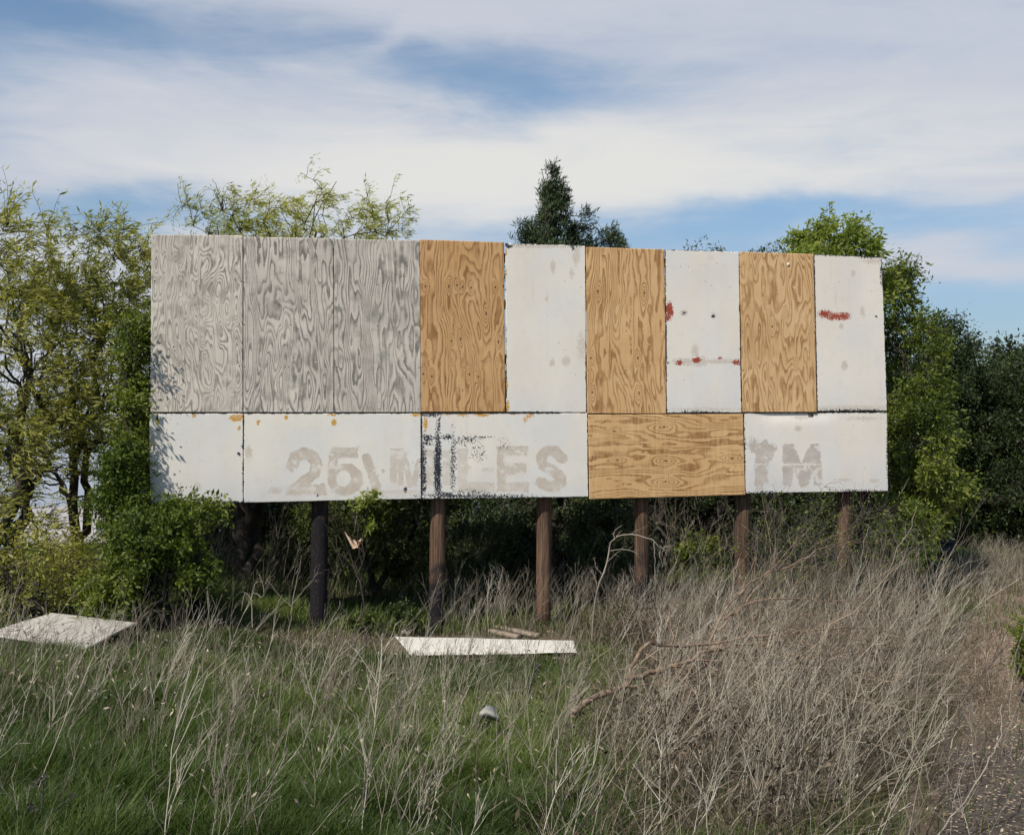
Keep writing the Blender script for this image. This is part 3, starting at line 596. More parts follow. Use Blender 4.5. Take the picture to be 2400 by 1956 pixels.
def tree(name, label, cat, base, samp, seed, wood, leaf, r0=.12, top=None, trunks=1, n1=12, n2=60, n3=900, nl=12, twig=.35, clump=(70, .22), group=None,
         lsize=.06, aspect=.35, spread=.6, wind=.25, droop=.15, jit=.03, up=.35, bare=0.0, sides=6, brange=(.25, .95), r2=.018, r3=.005, tip=.30):
    rng = np.random.default_rng(seed); base = np.array(base, float); base[2] = float(ground(base[0], base[1]))-.05
    root = empty(name, base, label, cat, group)
    C = samp(rng, clump[0], .45); allc = C.mean(0)
    bag = Bag(); topz = C[:, 2].max(); top = np.array(top if top is not None else [allc[0], allc[1], base[2]+(topz-base[2])*.62], float)
    # trunk(s)
    seats = []; seat_r = []
    for k in range(trunks):
        tp = top+np.array([rng.normal()*.5, rng.normal()*.3, rng.normal()*.15])*(trunks > 1); b0 = base+np.array([rng.normal()*.10, rng.normal()*.10, 0])*(trunks > 1)
        P = curve_between(b0[None], tp[None], 12, rng, .06, .0); R = np.linspace(1.15, tip, 12)[None]*r0*(1 if trunks == 1 else .75); R[0, 0] *= 1.25
        V, Fq = tubes(P, R, 9); bag.add(V, Fq); seats.append(P[0, 3:]); seat_r.append(R[0, 3:])
    st = np.concatenate(seats); sr = np.concatenate(seat_r)
    T1 = samp(rng, n1, .3); i = nearest(T1+np.array([0, 0, -.8]), st, True, 1.5); P1 = curve_between(st[i], T1, 12, rng, .12, up)
    R1 = np.maximum(sr[i]*.6, r2*1.1)[:, None]*np.linspace(1, .22, 12)[None]; V, Fq = tubes(P1, R1, 6); bag.add(V, Fq)
    s1 = np.concatenate([st[4:], P1[:, 3:].reshape(-1, 3)]); q1 = np.concatenate([sr[4:], R1[:, 3:].ravel()])
    T2 = C[rng.integers(0, len(C), n2)]+rng.normal(size=(n2, 3))*clump[1]*.8; i = nearest(T2, s1, True, 1.0); P2 = curve_between(s1[i], T2, 9, rng, .12, up*.8)
    R2 = np.minimum(q1[i]*.7, r2)[:, None].clip(r3*1.5)*np.linspace(1, .35, 9)[None]; V, Fq = tubes(P2, R2, 4); bag.add(V, Fq)
    s2 = np.concatenate([P1[:, 6:].reshape(-1, 3), P2[:, 3:].reshape(-1, 3)])
    T3 = C[rng.integers(0, len(C), n3)]+rng.normal(size=(n3, 3))*clump[1]; i = nearest(T3, s2, False)
    A3 = s2[i]; dv = T3-A3; L = np.linalg.norm(dv, axis=1, keepdims=True); B3 = A3+dv*np.minimum(1, twig*2.2/np.maximum(L, 1e-6))+WIND*.04
    P3 = curve_between(A3, B3, 5, rng, .10, up*.5); R3 = np.full((n3, 1), r3)*np.linspace(1, .45, 5)[None]; V, Fq = tubes(P3, R3, 3); bag.add(V, Fq)
    bag.build('trunk', M[wood], root)
    keep = rng.random(n3) >= bare; P3k = P3[keep]; T3k = P3k[:, -1]-P3k[:, -2]
    pts = P3k[:, 1:].reshape(-1, 3)+0; dirs = norm(np.repeat(T3k, 4, 0))
    per = max(1, int(round(nl/4)))
    V, Fq = leaves(rng, pts, dirs, per, lsize, aspect, spread, wind, droop, jit)
    cl = np.repeat(vnoise(P3k[:, 2, 0]*1.4, P3k[:, 2, 2]*1.4+P3k[:, 2, 1], seed), 4*per)*.35
    var = np.repeat(np.clip(.48+cl+rng.normal(size=len(V)//4)*.20, 0, 1), 4)
    mesh_obj('crown', V, Fq, M[leaf], root, {'var': var})
    return root
def E(px, py, Y, rx, ry, rz, w=None):
    """ellipsoid centred where the photograph shows the clump at depth Y; rx, rz in photograph pixels, ry metres"""
    c = at(px, py, Y); a, b = rx*Y/F, rz*Y/F
    return (*c, a, ry, b, w if w else a*b)
def B0(px, Y): return ((px-1200)/F*Y, Y, 0)

# left group
tree('mesquite_tree', 'tall feathery tree at the left edge of the view with a dark trunk', 'tree', B0(8, 15.8), ell(E(60, 610, 15.6, 120, 1.2, 125), E(-90, 760, 15.8, 220, 1.5, 280), E(90, 850, 15.6, 160, 1.3, 230), E(20, 1130, 15.2, 170, 1.2, 190)),
     101, 'bark_dark', 'leaf_will', r0=.14, trunks=2, n1=26, n2=170, n3=1600, nl=16, clump=(140, .27), lsize=.09, aspect=.19, wind=.6, droop=.05, jit=.03, spread=.40)
tree('mesquite_tree', 'feathery olive green tree leaning right between the frame edge and the billboard', 'tree', B0(165, 17.0), ell(E(220, 665, 16.8, 120, 1.2, 155), E(325, 590, 16.8, 65, 1.0, 100), E(200, 830, 16.6, 150, 1.3, 230), E(290, 860, 16.6, 90, 1.2, 250), E(110, 1080, 16.8, 110, 1.2, 90, .3)),
     102, 'bark_dark', 'leaf_will', r0=.11, trunks=2, n1=26, n2=190, n3=1500, nl=16, clump=(140, .25), lsize=.09, aspect=.19, wind=.65, droop=.05, jit=.03, spread=.40)
tree('mesquite_tree', 'airy yellow green mesquite with a forked dark trunk behind the three grey panels', 'tree', B0(575, 17.8), ell(E(520, 540, 18.2, 100, .8, 90), E(650, 525, 18.2, 110, .8, 80), E(770, 520, 18.2, 110, .8, 90), E(890, 530, 18.2, 70, .6, 60), E(640, 700, 18.2, 250, .9, 110, .4)),
     103, 'bark_dark', 'leaf_mesq', r0=.17, top=at(620, 960, 18.0), trunks=3, n1=30, n2=190, n3=880, nl=16, clump=(110, .20), lsize=.08, aspect=.16, wind=.7, droop=.0, jit=.03, spread=.40, up=.8, r2=.016)
tree('young_elm', 'slim leafy tree with dark green leaves climbing along the left edge of the billboard', 'tree', B0(290, 14.7), ell(E(322, 830, 15.3, 26, .4, 120), E(312, 1010, 14.9, 32, .4, 120), E(285, 1110, 14.7, 45, .4, 60), E(300, 760, 14.4, 26, .2, 160, .004), E(318, 960, 14.4, 16, .2, 80, .003)),
     104, 'bark_dark', 'leaf_elm', r0=.06, n1=14, n2=90, n3=950, nl=18, clump=(70, .11), lsize=.058, aspect=.42, jit=.04, wind=.2)
tree('leafy_bush', 'bright green leafy bush overlapping the lower left corner of the billboard', 'bush', B0(395, 14.3), ell(E(325, 1280, 14.3, 75, .5, 95), E(405, 1245, 14.2, 62, .4, 55), E(465, 1195, 14.1, 28, .2, 16, .006), E(270, 1385, 14.2, 95, .5, 38), E(385, 1185, 14.2, 30, .2, 26, .006), E(450, 1345, 14.2, 26, .25, 34), E(270, 1200, 14.5, 50, .4, 70)),
     105, 'bark_dark', 'leaf_elm', r0=.055, trunks=3, top=at(370, 1280, 14.2), n1=22, n2=150, n3=2000, nl=20, clump=(85, .13), lsize=.058, aspect=.42, jit=.035, wind=.15, up=.2)
tree('low_brush', 'low olive brush under the feathery trees at the left edge', 'bush', B0(90, 14.6), ell(E(60, 1330, 14.6, 170, .9, 110), E(200, 1340, 15.4, 120, .9, 80)), 106, 'bark_grey', 'leaf_will', r0=.035, trunks=3, n1=24, n2=130, n3=750, nl=12, clump=(80, .22), lsize=.065, aspect=.28, wind=.35, jit=.05, up=.15, top=at(90, 1320, 14.6))
# behind the billboard
tree('cedar_tree', 'dark cedar with a pointed top rising above the middle of the billboard', 'tree', B0(1290, 20.0), cone((*at(1292, 0, 20)[:2], EYE+3.55, EYE+4.80, .24, .30), (*at(1292, 0, 20)[:2], EYE+2.1, EYE+4.45, .72, 1.5), (*at(1368, 0, 19.9)[:2], EYE+2.2, EYE+3.95, .34, .35), (*at(1228, 0, 20)[:2], EYE+2.2, EYE+3.75, .42, .5), (*at(1428, 0, 20)[:2], EYE+2.3, EYE+3.50, .50, .5), (*at(1290, 0, 19.6)[:2], .1, EYE+2.9, 1.9, 1.5)),
     107, 'bark_dark', 'leaf_cedar', r0=.11, tip=.05, top=at(1291, 400, 20), n1=110, n2=600, n3=3600, nl=16, clump=(900, .07), lsize=.085, aspect=.17, wind=.15, droop=-.40, jit=.03, spread=.38, up=.15, twig=.14, r2=.012, r3=.004)
tree('cedar_tree', 'low dark cedar showing under the billboard between the fourth and fifth poles', 'tree', B0(1420, 18.6), ell(E(1420, 1290, 18.4, 110, .9, 150), E(1160, 1330, 18.6, 110, .9, 140), E(1290, 1300, 18.8, 160, .9, 150)),
     108, 'bark_dark', 'leaf_cedar', r0=.10, n1=26, n2=170, n3=2300, nl=22, clump=(150, .16), lsize=.065, aspect=.28, wind=.1, droop=-.1, jit=.04, up=.1, r2=.012)
tree('evergreen_tree', 'small dark evergreen whose tip just tops the gap left of the third white panel', 'tree', B0(1540, 21.2), cone((*at(1540, 0, 21.2)[:2], .8, EYE+3.20, 1.1, 1)), 109, 'bark_dark', 'leaf_cedar', r0=.09, n1=20, n2=90, n3=900, nl=20, clump=(80, .14), lsize=.065, aspect=.28, droop=-.2, jit=.04, up=.2)
tree('evergreen_tree', 'dark evergreen with ragged tips above the third white panel', 'tree', B0(1665, 21.6), ell(E(1655, 655, 21.6, 65, .8, 62), E(1712, 645, 21.6, 25, .4, 75), E(1700, 860, 21.6, 150, 1.2, 200)), 110, 'bark_dark', 'leaf_cedar', r0=.12, n1=26, n2=120, n3=1500, nl=20, clump=(110, .17), lsize=.065, aspect=.3, droop=-.2, jit=.04)
tree('evergreen_tree', 'rounded dark green tree top above the pale swirling panel', 'tree', B0(1790, 21.8), ell(E(1790, 670, 21.8, 75, .9, 75), E(1830, 900, 21.8, 140, 1.1, 200)), 111, 'bark_dark', 'leaf_dark', r0=.12, n1=22, n2=110, n3=1300, nl=20, clump=(90, .2), lsize=.06, aspect=.4)
tree('ash_tree', 'yellow green tree blowing above the right end of the billboard', 'tree', B0(2020, 19.2), ell(E(1895, 590, 19.2, 42, .6, 50), E(1955, 560, 19.2, 58, .7, 52), E(2010, 585, 19.2, 40, .6, 42), E(2075, 575, 19.2, 20, .3, 22, .02), E(1990, 690, 19.4, 100, .8, 80)),
     112, 'bark_dark', 'leaf_ash', r0=.13, n1=20, n2=110, n3=1050, nl=20, clump=(70, .13), lsize=.085, aspect=.34, wind=.5, droop=.0, jit=.04, r2=.014)
tree('elm_tree', 'green leafy tree beside the right edge of the billboard with bright low tips', 'tree', B0(2130, 19.6), ell(E(2110, 760, 19.8, 42, .7, 90), E(2150, 870, 19.6, 62, .9, 130), E(2130, 1050, 19.2, 75, 1.0, 150), E(2170, 1150, 19.0, 80, 1.0, 130), E(2110, 665, 19.8, 26, .4, 30)),
     113, 'bark_grey', 'leaf_elm', r0=.13, n1=26, n2=150, n3=2000, nl=18, clump=(90, .17), lsize=.072, aspect=.38, wind=.25, jit=.05)
# dark oaks at the right
tree('oak_tree', 'tall dark oak just right of the bright leafy tree', 'tree', B0(2245, 26.0), ell(E(2240, 960, 26, 85, 1.6, 175), E(2205, 850, 26, 55, 1.2, 90), E(2245, 1150, 25.6, 120, 1.8, 130), E(2180, 1080, 26, 90, 1.5, 170)), 114, 'bark_dark', 'leaf_dark', r0=.2, n1=30, n2=170, n3=3000, nl=24, clump=(150, .34), lsize=.075, aspect=.45, jit=.07, wind=.1)
tree('oak_tree', 'dark rounded oak in the dip between the two taller dark trees at the right', 'tree', B0(2350, 27.0), ell(E(2330, 1010, 27, 80, 1.6, 130), E(2350, 1160, 26.6, 110, 1.8, 120)), 115, 'bark_dark', 'leaf_dark', r0=.18, n1=24, n2=130, n3=2400, nl=24, clump=(110, .34), lsize=.078, aspect=.45, jit=.07, wind=.1)
tree('oak_tree', 'dark green oak cut off by the right edge of the view', 'tree', B0(2450, 25.5), ell(E(2440, 960, 25.5, 80, 1.6, 140), E(2460, 1150, 25.2, 130, 1.8, 140)), 116, 'bark_dark', 'leaf_dark', r0=.2, n1=24, n2=130, n3=2400, nl=24, clump=(110, .34), lsize=.078, aspect=.45, jit=.07, wind=.1)
# woodland seen under the billboard
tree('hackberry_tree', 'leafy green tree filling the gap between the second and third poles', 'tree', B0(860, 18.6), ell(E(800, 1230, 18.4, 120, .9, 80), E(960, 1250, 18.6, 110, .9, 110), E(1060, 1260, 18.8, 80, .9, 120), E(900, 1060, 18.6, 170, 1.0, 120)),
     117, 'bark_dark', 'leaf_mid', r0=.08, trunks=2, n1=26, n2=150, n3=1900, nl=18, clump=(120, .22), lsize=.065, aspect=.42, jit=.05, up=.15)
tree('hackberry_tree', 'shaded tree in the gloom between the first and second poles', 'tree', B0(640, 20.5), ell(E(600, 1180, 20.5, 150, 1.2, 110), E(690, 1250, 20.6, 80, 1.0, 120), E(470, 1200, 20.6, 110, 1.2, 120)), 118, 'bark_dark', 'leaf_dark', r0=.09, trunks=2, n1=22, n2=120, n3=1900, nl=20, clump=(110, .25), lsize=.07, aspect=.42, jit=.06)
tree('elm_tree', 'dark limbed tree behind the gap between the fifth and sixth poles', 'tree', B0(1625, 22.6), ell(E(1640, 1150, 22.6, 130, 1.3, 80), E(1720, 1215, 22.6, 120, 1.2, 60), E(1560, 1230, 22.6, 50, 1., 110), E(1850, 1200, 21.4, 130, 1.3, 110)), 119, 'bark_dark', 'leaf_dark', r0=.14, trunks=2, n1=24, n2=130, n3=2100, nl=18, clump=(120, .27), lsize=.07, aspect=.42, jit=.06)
tree('green_shrub', 'small bright green shrub left of the sixth pole', 'shrub', B0(1632, 21.0), ell(E(1612, 1290, 21, 34, .5, 40), E(1650, 1330, 21, 44, .5, 60), E(1668, 1280, 21, 20, .3, 30)), 120, 'bark_grey', 'leaf_elm', r0=.02, trunks=3, n1=10, n2=40, n3=420, nl=20, clump=(36, .11), lsize=.065, aspect=.4, jit=.04, top=at(1640, 1330, 21))
tree('thorny_brush', 'half bare twiggy brush around the seventh pole', 'bush', B0(1900, 16.4), ell(E(1830, 1290, 16.3, 100, .6, 100), E(1960, 1270, 15.9, 90, .5, 90), E(2090, 1300, 16.4, 90, .6, 90), E(1900, 1390, 16.0, 170, .7, 60)), 121, 'bark_grey', 'leaf_ash', r0=.03, trunks=3, top=at(1900, 1380, 16.3), n1=40, n2=330, n3=2300, nl=4, clump=(200, .22), bare=.55, lsize=.028, aspect=.5, jit=.02, wind=.0, up=.1, r2=.008, r3=.0035)
tree('elm_sapling', 'green sapling in the dark gap right of the seventh pole', 'sapling', B0(2060, 17.6), ell(E(2070, 1260, 17.4, 30, .3, 70), E(2120, 1250, 17.8, 60, .5, 90)), 122, 'bark_grey', 'leaf_elm', r0=.02, n1=10, n2=40, n3=360, nl=14, clump=(40, .14), lsize=.06, aspect=.4, jit=.04)
tree('hackberry_sprout', 'small leafy sprout at the foot of the bare strip between the second and third poles', 'shrub', B0(935, 15.35), ell(E(930, 1440, 15.3, 30, .2, 28), E(975, 1450, 15.3, 22, .2, 25), E(905, 1470, 15.2, 20, .2, 12)), 123, 'bark_grey', 'leaf_mid', r0=.008, trunks=2, n1=8, n2=20, n3=110, nl=14, clump=(18, .05), lsize=.045, aspect=.42, jit=.02, twig=.03, r2=.005, r3=.003)
tree('hackberry_sprout', 'small leafy sprout beside the foot of the second pole', 'shrub', B0(845, 15.5), ell(E(840, 1445, 15.4, 30, .2, 20), E(812, 1450, 15.4, 16, .2, 16)), 124, 'bark_grey', 'leaf_mid', r0=.008, trunks=2, n1=6, n2=16, n3=70, nl=14, clump=(14, .05), lsize=.045, aspect=.42, jit=.02, twig=.03, r2=.005, r3=.003)
tree('cedar_shrub', 'small green shrub at the right edge beside the track', 'shrub', B0(2412, 10.5), ell(E(2425, 1480, 10.5, 36, .3, 60), E(2440, 1560, 10.4, 50, .35, 45)), 125, 'bark_grey', 'leaf_elm', r0=.02, n1=16, n2=70, n3=700, nl=16, clump=(50, .05), lsize=.045, aspect=.25, jit=.02, up=.3, twig=.06)
tree('vine_shoot', 'thin leafy shoot crossing the lower edge of the board near the second pole', 'vine', B0(855, 14.75), ell(E(868, 1160, 15.2, 18, .08, 8), E(770, 1215, 15.3, 16, .08, 14), E(862, 1225, 15.3, 16, .1, 14), E(832, 1180, 15.3, 14, .08, 10)), 126, 'bark_dark', 'leaf_ash', r0=.012, n1=8, n2=14, n3=30, nl=16, clump=(12, .04), lsize=.05, aspect=.40, jit=.02, twig=.03, r2=.005, r3=.003, top=at(835, 1190, 15.25))
# a belt of far woodland closing the view behind the billboard: each tree its own
far_lab = [(420, 34, 'far green tree behind the left end of the billboard'), (640, 33, 'far green tree seen behind the forked trunk'), (820, 31, 'far tree behind the hanging rag'), (1000, 31, 'far tree behind the third pole'),
           (1200, 30, 'far tree behind the fourth pole'), (1400, 30, 'far tree behind the fifth pole'), (1560, 31, 'far tree behind the gap right of the fifth pole'), (1720, 30, 'far tree behind the sixth pole'),
           (1880, 30, 'far tree behind the twiggy brush'), (2050, 31, 'far tree behind the right end of the billboard'), (2200, 33, 'far dark tree behind the right hand oaks'), (2360, 34, 'far dark tree at the right behind the dip in the oaks'), (2520, 33, 'far dark tree beyond the right edge oak')]
proto = {}
for k, (px, Y, lab) in enumerate(far_lab):
    kk = k % 3; x, y, _ = B0(px, Y); z = float(ground(x, y))
    if kk not in proto:
        proto[kk] = tree('woodland_tree', lab, 'tree', (x, y, 0), ell((x, y, z+2.6, 2.0, 1.4, 2.3, 1), (x+.6, y, z+1.0, 2.0, 1.4, 1.0, .5), (x-.7, y+.3, z+3.6, 1.1, 1.0, 1.2, .4)), 200+kk, 'bark_dark', 'leaf_dark', r0=.15, n1=20, n2=90, n3=1500, nl=20, clump=(110, .36), lsize=.13, aspect=.5, jit=.1, group='trees of the far woodland')
    else:
        src = proto[kk]; c = src.copy(); COL.objects.link(c); c.location = (x, y, z-.05); c.rotation_euler.z = k*1.3; s_ = .92+.05*(k % 4); c.scale = (s_, s_, s_)
        c['label'] = lab
        for ch in list(src.children):
            d = ch.copy(); COL.objects.link(d); d.parent = c; d.matrix_parent_inverse = src.matrix_basis.inverted() if False else ch.matrix_parent_inverse.copy()

# ------------------------------------------------------------------ undergrowth, grass, weeds
RG = np.random.default_rng(5)
def scatter(n, y0, y1, dens, pw=1.0, umax=.52):
    out = []
    tot = 0
    while tot < n:
        y = y0+(y1-y0)*RG.random(n*2)**pw; x = (RG.random(n*2)*2-1)*umax*y*1.02
        keep = RG.random(n*2) < dens(x, y)*(.25+.75*(y/y1) if pw == 1 else 1)
        out.append(np.stack([x[keep], y[keep]], -1)); tot += keep.sum()
    return np.concatenate(out)[:n]
SH_L = (-5.72, -4.36, 11.9, 13.3)
def clear(x, y):
    """nothing grows through the sheets lying on the ground"""
    k = np.ones(np.shape(x))
    k[(x > -6.6) & (x < -4.35) & (y > 12.0) & (y < 14.4)] = .10
    k[(x > -1.75) & (x < .85) & (y > 14.0) & (y < 15.25)] = .06
    return k
def thicket(x, y):
    e = .4*vnoise(x*.8, y*.8, 13)
    return ss((x-(-.35+.09*y)+e)/1.1)*ss((path_left(y)-.02-x+.6*e)/.8)*ss((17.5-y)/1.5)
def behind(x, y):     # in front of the board plane ?
    t = (x-BL[0])/(BR[0]-BL[0]); return y > BL[1]+t*(BR[1]-BL[1])
def blades(P, h, w, lean, K=3, var=None, tangle=0.0):
    n = len(P); z = ground(P[:, 0], P[:, 1])-.01; a = RG.random(n)*2*pi; d = np.stack([np.cos(a), np.sin(a), np.zeros(n)], -1)*(lean*RG.random((n, 1))) + np.array([.18, 0, 0])
    base = np.stack([P[:, 0], P[:, 1], z], -1); t = np.linspace(0, 1, K)
    wd = norm(np.stack([-d[:, 1]-.3*np.sin(a), d[:, 0]+.2, np.zeros(n)], -1)+RG.normal(size=(n, 3))*np.array([.9, .5, 0]))
    C = base[:, None]+np.array([0, 0, 1])*(h[:, None]*(t-.25*lean*t**2))[..., None]+d[:, None]*(h[:, None]*t**2)[..., None]
    ww = w[:, None]*np.array([1, .8, .15][:K] if K == 3 else np.linspace(1, .15, K))*.5
    V = np.stack([C-wd[:, None]*ww[..., None], C+wd[:, None]*ww[..., None]], 2).reshape(-1, 3)
    b = np.arange(n)[:, None]*K*2; k = np.arange(K-1)[None]*2
    Fq = np.stack([b+k, b+k+1, b+k+3, b+k+2], -1).reshape(-1, 4)
    return V, Fq, np.repeat(var if var is not None else RG.random(n), K*2)
# green grass
def d_green(x, y):
    return clear(x, y)*(1-.93*thicket(x, y))*(1-.95*ss((x-path_left(y)+1.3)/.7)*ss((x-1)/1))*(1-.93*bare_field(x, y))*(.45+.55*ss(vnoise(x*.9, y*.9, 2)*.8+.75))
Pg = np.concatenate([scatter(230000, 4.6, 16.0, d_green), scatter(50000, 15, 26, lambda x, y: (.35+.65*ss(vnoise(x, y, 6)+.5))*(1-.8*bare_field(x, y)), umax=.5)])
hh = (.17+.13*RG.random(len(Pg)))*(1-.55*ss((Pg[:, 1]-10)/3.5)*ss((16-Pg[:, 1])/1))*(1+.35*vnoise(Pg[:, 0]*.7, Pg[:, 1]*.7, 9)+.45*vnoise(Pg[:, 0]*3.5, Pg[:, 1]*3.5, 19)); ww = .0042+.00045*Pg[:, 1]*(.6+.6*RG.random(len(Pg)))
gv = np.clip(.38+.30*vnoise(Pg[:, 0]*.6, Pg[:, 1]*.6, 10)+RG.normal(size=len(Pg))*.2, 0, 1)
V, Fq, va = blades(Pg, hh, ww, .75, 3, gv)
o = mesh_obj('grass', V, Fq, M['grass'], attrs={'var': va}); tag(o, 'dark green spring grass covering the field in front of the billboard', 'grass', kind='stuff')
# dry grass mat
def d_dry(x, y):
    return clear(x, y)*np.clip(.05+.95*thicket(x, y)+.25*bare_field(x, y)*(x < 2)+.15*ss((y-9)/3)*(y < 16)+.5*ss((x-path_left(y)+.8)/.5)*ss((y-18)/4), 0, 1)*(1-.86*ss((x-path_left(y)-.25)/.3)*(y < 19))
Pd = scatter(120000, 4.6, 24.0, d_dry)
hd = (1-.5*ss((Pd[:, 1]-11)/2)*ss((Pd[:, 0]+4)/1)*ss((1.5-Pd[:, 0])/1))*(.10+.30*RG.random(len(Pd))**2)*(1+.5*thicket(Pd[:, 0], Pd[:, 1])); wd_ = .0034+.00035*Pd[:, 1]*(.5+RG.random(len(Pd)))
V, Fq, va = blades(Pd, hd, wd_, 1.5, 4, np.clip(.34+RG.normal(size=len(Pd))*.24, 0, 1))
o = mesh_obj('dry_grass', V, Fq, M['drygrass'], attrs={'var': va}); tag(o, 'tangled dry grass and thatch under the dead weeds', 'dry grass', kind='stuff')

def weeds(P, h, r, lean, nb, ns, bang=.55, lr=.16):
    """dead weed stalks: stem, side branches, twigs"""
    n = len(P); base = np.stack([P[:, 0], P[:, 1], ground(P[:, 0], P[:, 1])-.03], -1)
    d = norm(np.stack([RG.normal(size=n)*lean+lr, RG.normal(size=n)*lean, np.ones(n)], -1)); bend = RG.normal(size=(n, 3))*.06*h[:, None]+np.array([.10, 0, -.03])*h[:, None]
    def poly(b0, d0, L, bd_, K):
        t = np.linspace(0, 1, K)[None, :, None]; return b0[:, None]+d0[:, None]*L[:, None, None]*t+bd_[:, None]*t**2+RG.normal(size=(len(b0), K, 3))*.006*L[:, None, None]*(t > 0)
    Ps = poly(base, d, h, bend, 7); Rs = r[:, None]*np.linspace(1, .4, 7)[None]; vs = np.clip(.42+RG.normal(size=n)*.24, 0, 1)
    out = [(*tubes(Ps, Rs, 3), np.repeat(vs, 21))]
    i = np.repeat(np.arange(n), nb); m = len(i); t = .28+.68*RG.random(m); f = t*6; k = f.astype(int).clip(0, 5); fr = (f-k)[:, None]
    b0 = Ps[i, k]*(1-fr)+Ps[i, k+1]*fr; tg = norm(Ps[i, k+1]-Ps[i, k]); rd = norm(RG.normal(size=(m, 3))*np.array([1, 1, .3])); db = norm(tg*1.0+rd*bang*(.6+.8*RG.random((m, 1))))
    Lb_ = h[i]*(.16+.34*RG.random(m))*(1.15-.6*t); Pb = poly(b0, db, Lb_, np.array([0, 0, .12])*Lb_[:, None]+RG.normal(size=(m, 3))*.06*Lb_[:, None], 4); Rb_ = (r[i]*.55)[:, None]*np.linspace(1, .5, 4)[None]
    out.append((*tubes(Pb, Rb_, 3), np.repeat(vs[i], 12)))
    j = np.repeat(np.arange(m), ns); q = len(j)
    if q:
        t = .35+.6*RG.random(q); f = t*3; k = f.astype(int).clip(0, 2); fr = (f-k)[:, None]; c0 = Pb[j, k]*(1-fr)+Pb[j, k+1]*fr; tg = norm(Pb[j, k+1]-Pb[j, k]); dc = norm(tg+norm(RG.normal(size=(q, 3)))*.7+np.array([0, 0, .1]))
        Lc = Lb_[j]*(.2+.4*RG.random(q)); Pc = poly(c0, dc, Lc, RG.normal(size=(q, 3))*.05*Lc[:, None], 3); Rc = (r[i][j]*.36)[:, None]*np.linspace(1, .6, 3)[None]; out.append((*tubes(Pc, Rc, 3), np.repeat(vs[i][j], 9)))
    V = []; Fc = []; A = []; o_ = 0
    for v, fq, a in out: V.append(v); Fc.append(fq+o_); A.append(a); o_ += len(v)
    return np.concatenate(V), np.concatenate(Fc), np.concatenate(A), (Ps, Pb)
def add_weeds(name, label, P, hr, rr, lean, nb, ns, mk='stalk', **k):
    h = (hr[0]+(hr[1]-hr[0])*RG.random(len(P)))*(1+.22*ss((P[:, 0]-2.5)/2.5)); r = rr[0]+(rr[1]-rr[0])*RG.random(len(P)); V, Fq, a, _ = weeds(P, h, r, lean, nb, ns, **k)
    o = mesh_obj(name, V, Fq, M[mk], attrs={'var': a}); return tag(o, label, 'dead weeds', kind='stuff')
def d_left(x, y): return clear(x, y)*(1-thicket(x, y))*(1-bare_field(x, y)*.8)*(.25+.75*ss(vnoise(x*1.1, y*1.1, 21)+.55))*ss((12.8-y)/3)*(1-.75*((x < -3.9) & (y > 10.2)))
add_weeds('tall_dead_weeds', 'pale dead weed stalks standing in the green grass at left and centre', scatter(370, 4.9, 12.0, d_left), (.45, 1.08), (.0019, .0038), .18, 6, 2)
add_weeds('fine_dead_weeds', 'fine grey dead stems among the green grass', scatter(420, 4.8, 12.8, d_left), (.25, .65), (.0013, .0024), .40, 3, 1)
add_weeds('weed_thicket', 'dense grey beige thicket of dead weeds filling the right foreground', scatter(1050, 4.8, 17.0, thicket), (.5, 1.15), (.0025, .0050), .26, 4, 2, lr=.30)
add_weeds('fine_thicket', 'fine tangled dead stems inside the right hand thicket', scatter(1300, 4.8, 17.0, thicket), (.2, .60), (.0020, .0036), .8, 3, 1, lr=.25)
def d_edge(x, y):
    t = (x-BL[0])/(BR[0]-BL[0]); yb = BL[1]+t*(BR[1]-BL[1]); return np.exp(-((y-yb-.2)/.7)**2)*ss((x+1.6)/1.2)*ss((5.5-x)/.5)*clear(x, y)
add_weeds('weeds_at_poles', 'dead weeds crowding the feet of the middle and right poles', scatter(420, 13.5, 18.0, d_edge), (.4, .95), (.0018, .0032), .22, 6, 2)
add_weeds('weeds_by_sheet', 'thin dead weeds in front of the white sheet', np.stack([RG.uniform(-1.6, 1.2, 75), RG.uniform(12.9, 13.9, 75)], -1), (.3, .65), (.0016, .003), .25, 4, 2)
add_weeds('woodland_stems', 'pale dead stems in the shade under the trees behind the poles', scatter(700, 17.5, 21.5, lambda x, y: (np.abs(x) < 7)*.8+0*x), (.6, 1.6), (.0025, .005), .3, 4, 2)
def d_far(x, y): return ss((x-path_left(y)+1.2)/.6)*ss((y-17)/3)*ss((25.5-y)/1)
add_weeds('far_dry_weeds', 'low dry weeds at the far end of the track', scatter(1500, 16, 25.5, d_far), (.2, .5), (.0018, .003), .4, 3, 1)
def dead_leaves():
    P = scatter(30000, 5.0, 16.5, lambda x, y: thicket(x, y)*ss(vnoise(x*1.6, y*1.6, 41)*1.4+.35)); n = len(P); z = ground(P[:, 0], P[:, 1])+.03+.55*RG.random(n)**1.6
    c = np.stack([P[:, 0], P[:, 1], z], -1); d = norm(RG.normal(size=(n, 3))+np.array([0, 0, -.6])); V, Fq = leaves(RG, c, d, 1, .042, .30, .5, .1, .3, .0)
    o = mesh_obj('dead_leaves', V, Fq, M['deadleaf'], attrs={'var': np.repeat(RG.random(n), 4)}); tag(o, 'curled brown dead leaves caught in the right hand thicket', 'dead leaves', kind='stuff')
M['deadleaf'] = stalk_mat('dead_leaf', (.018, .014, .010), (.07, .050, .032), (.24, .18, .12))
dead_leaves()
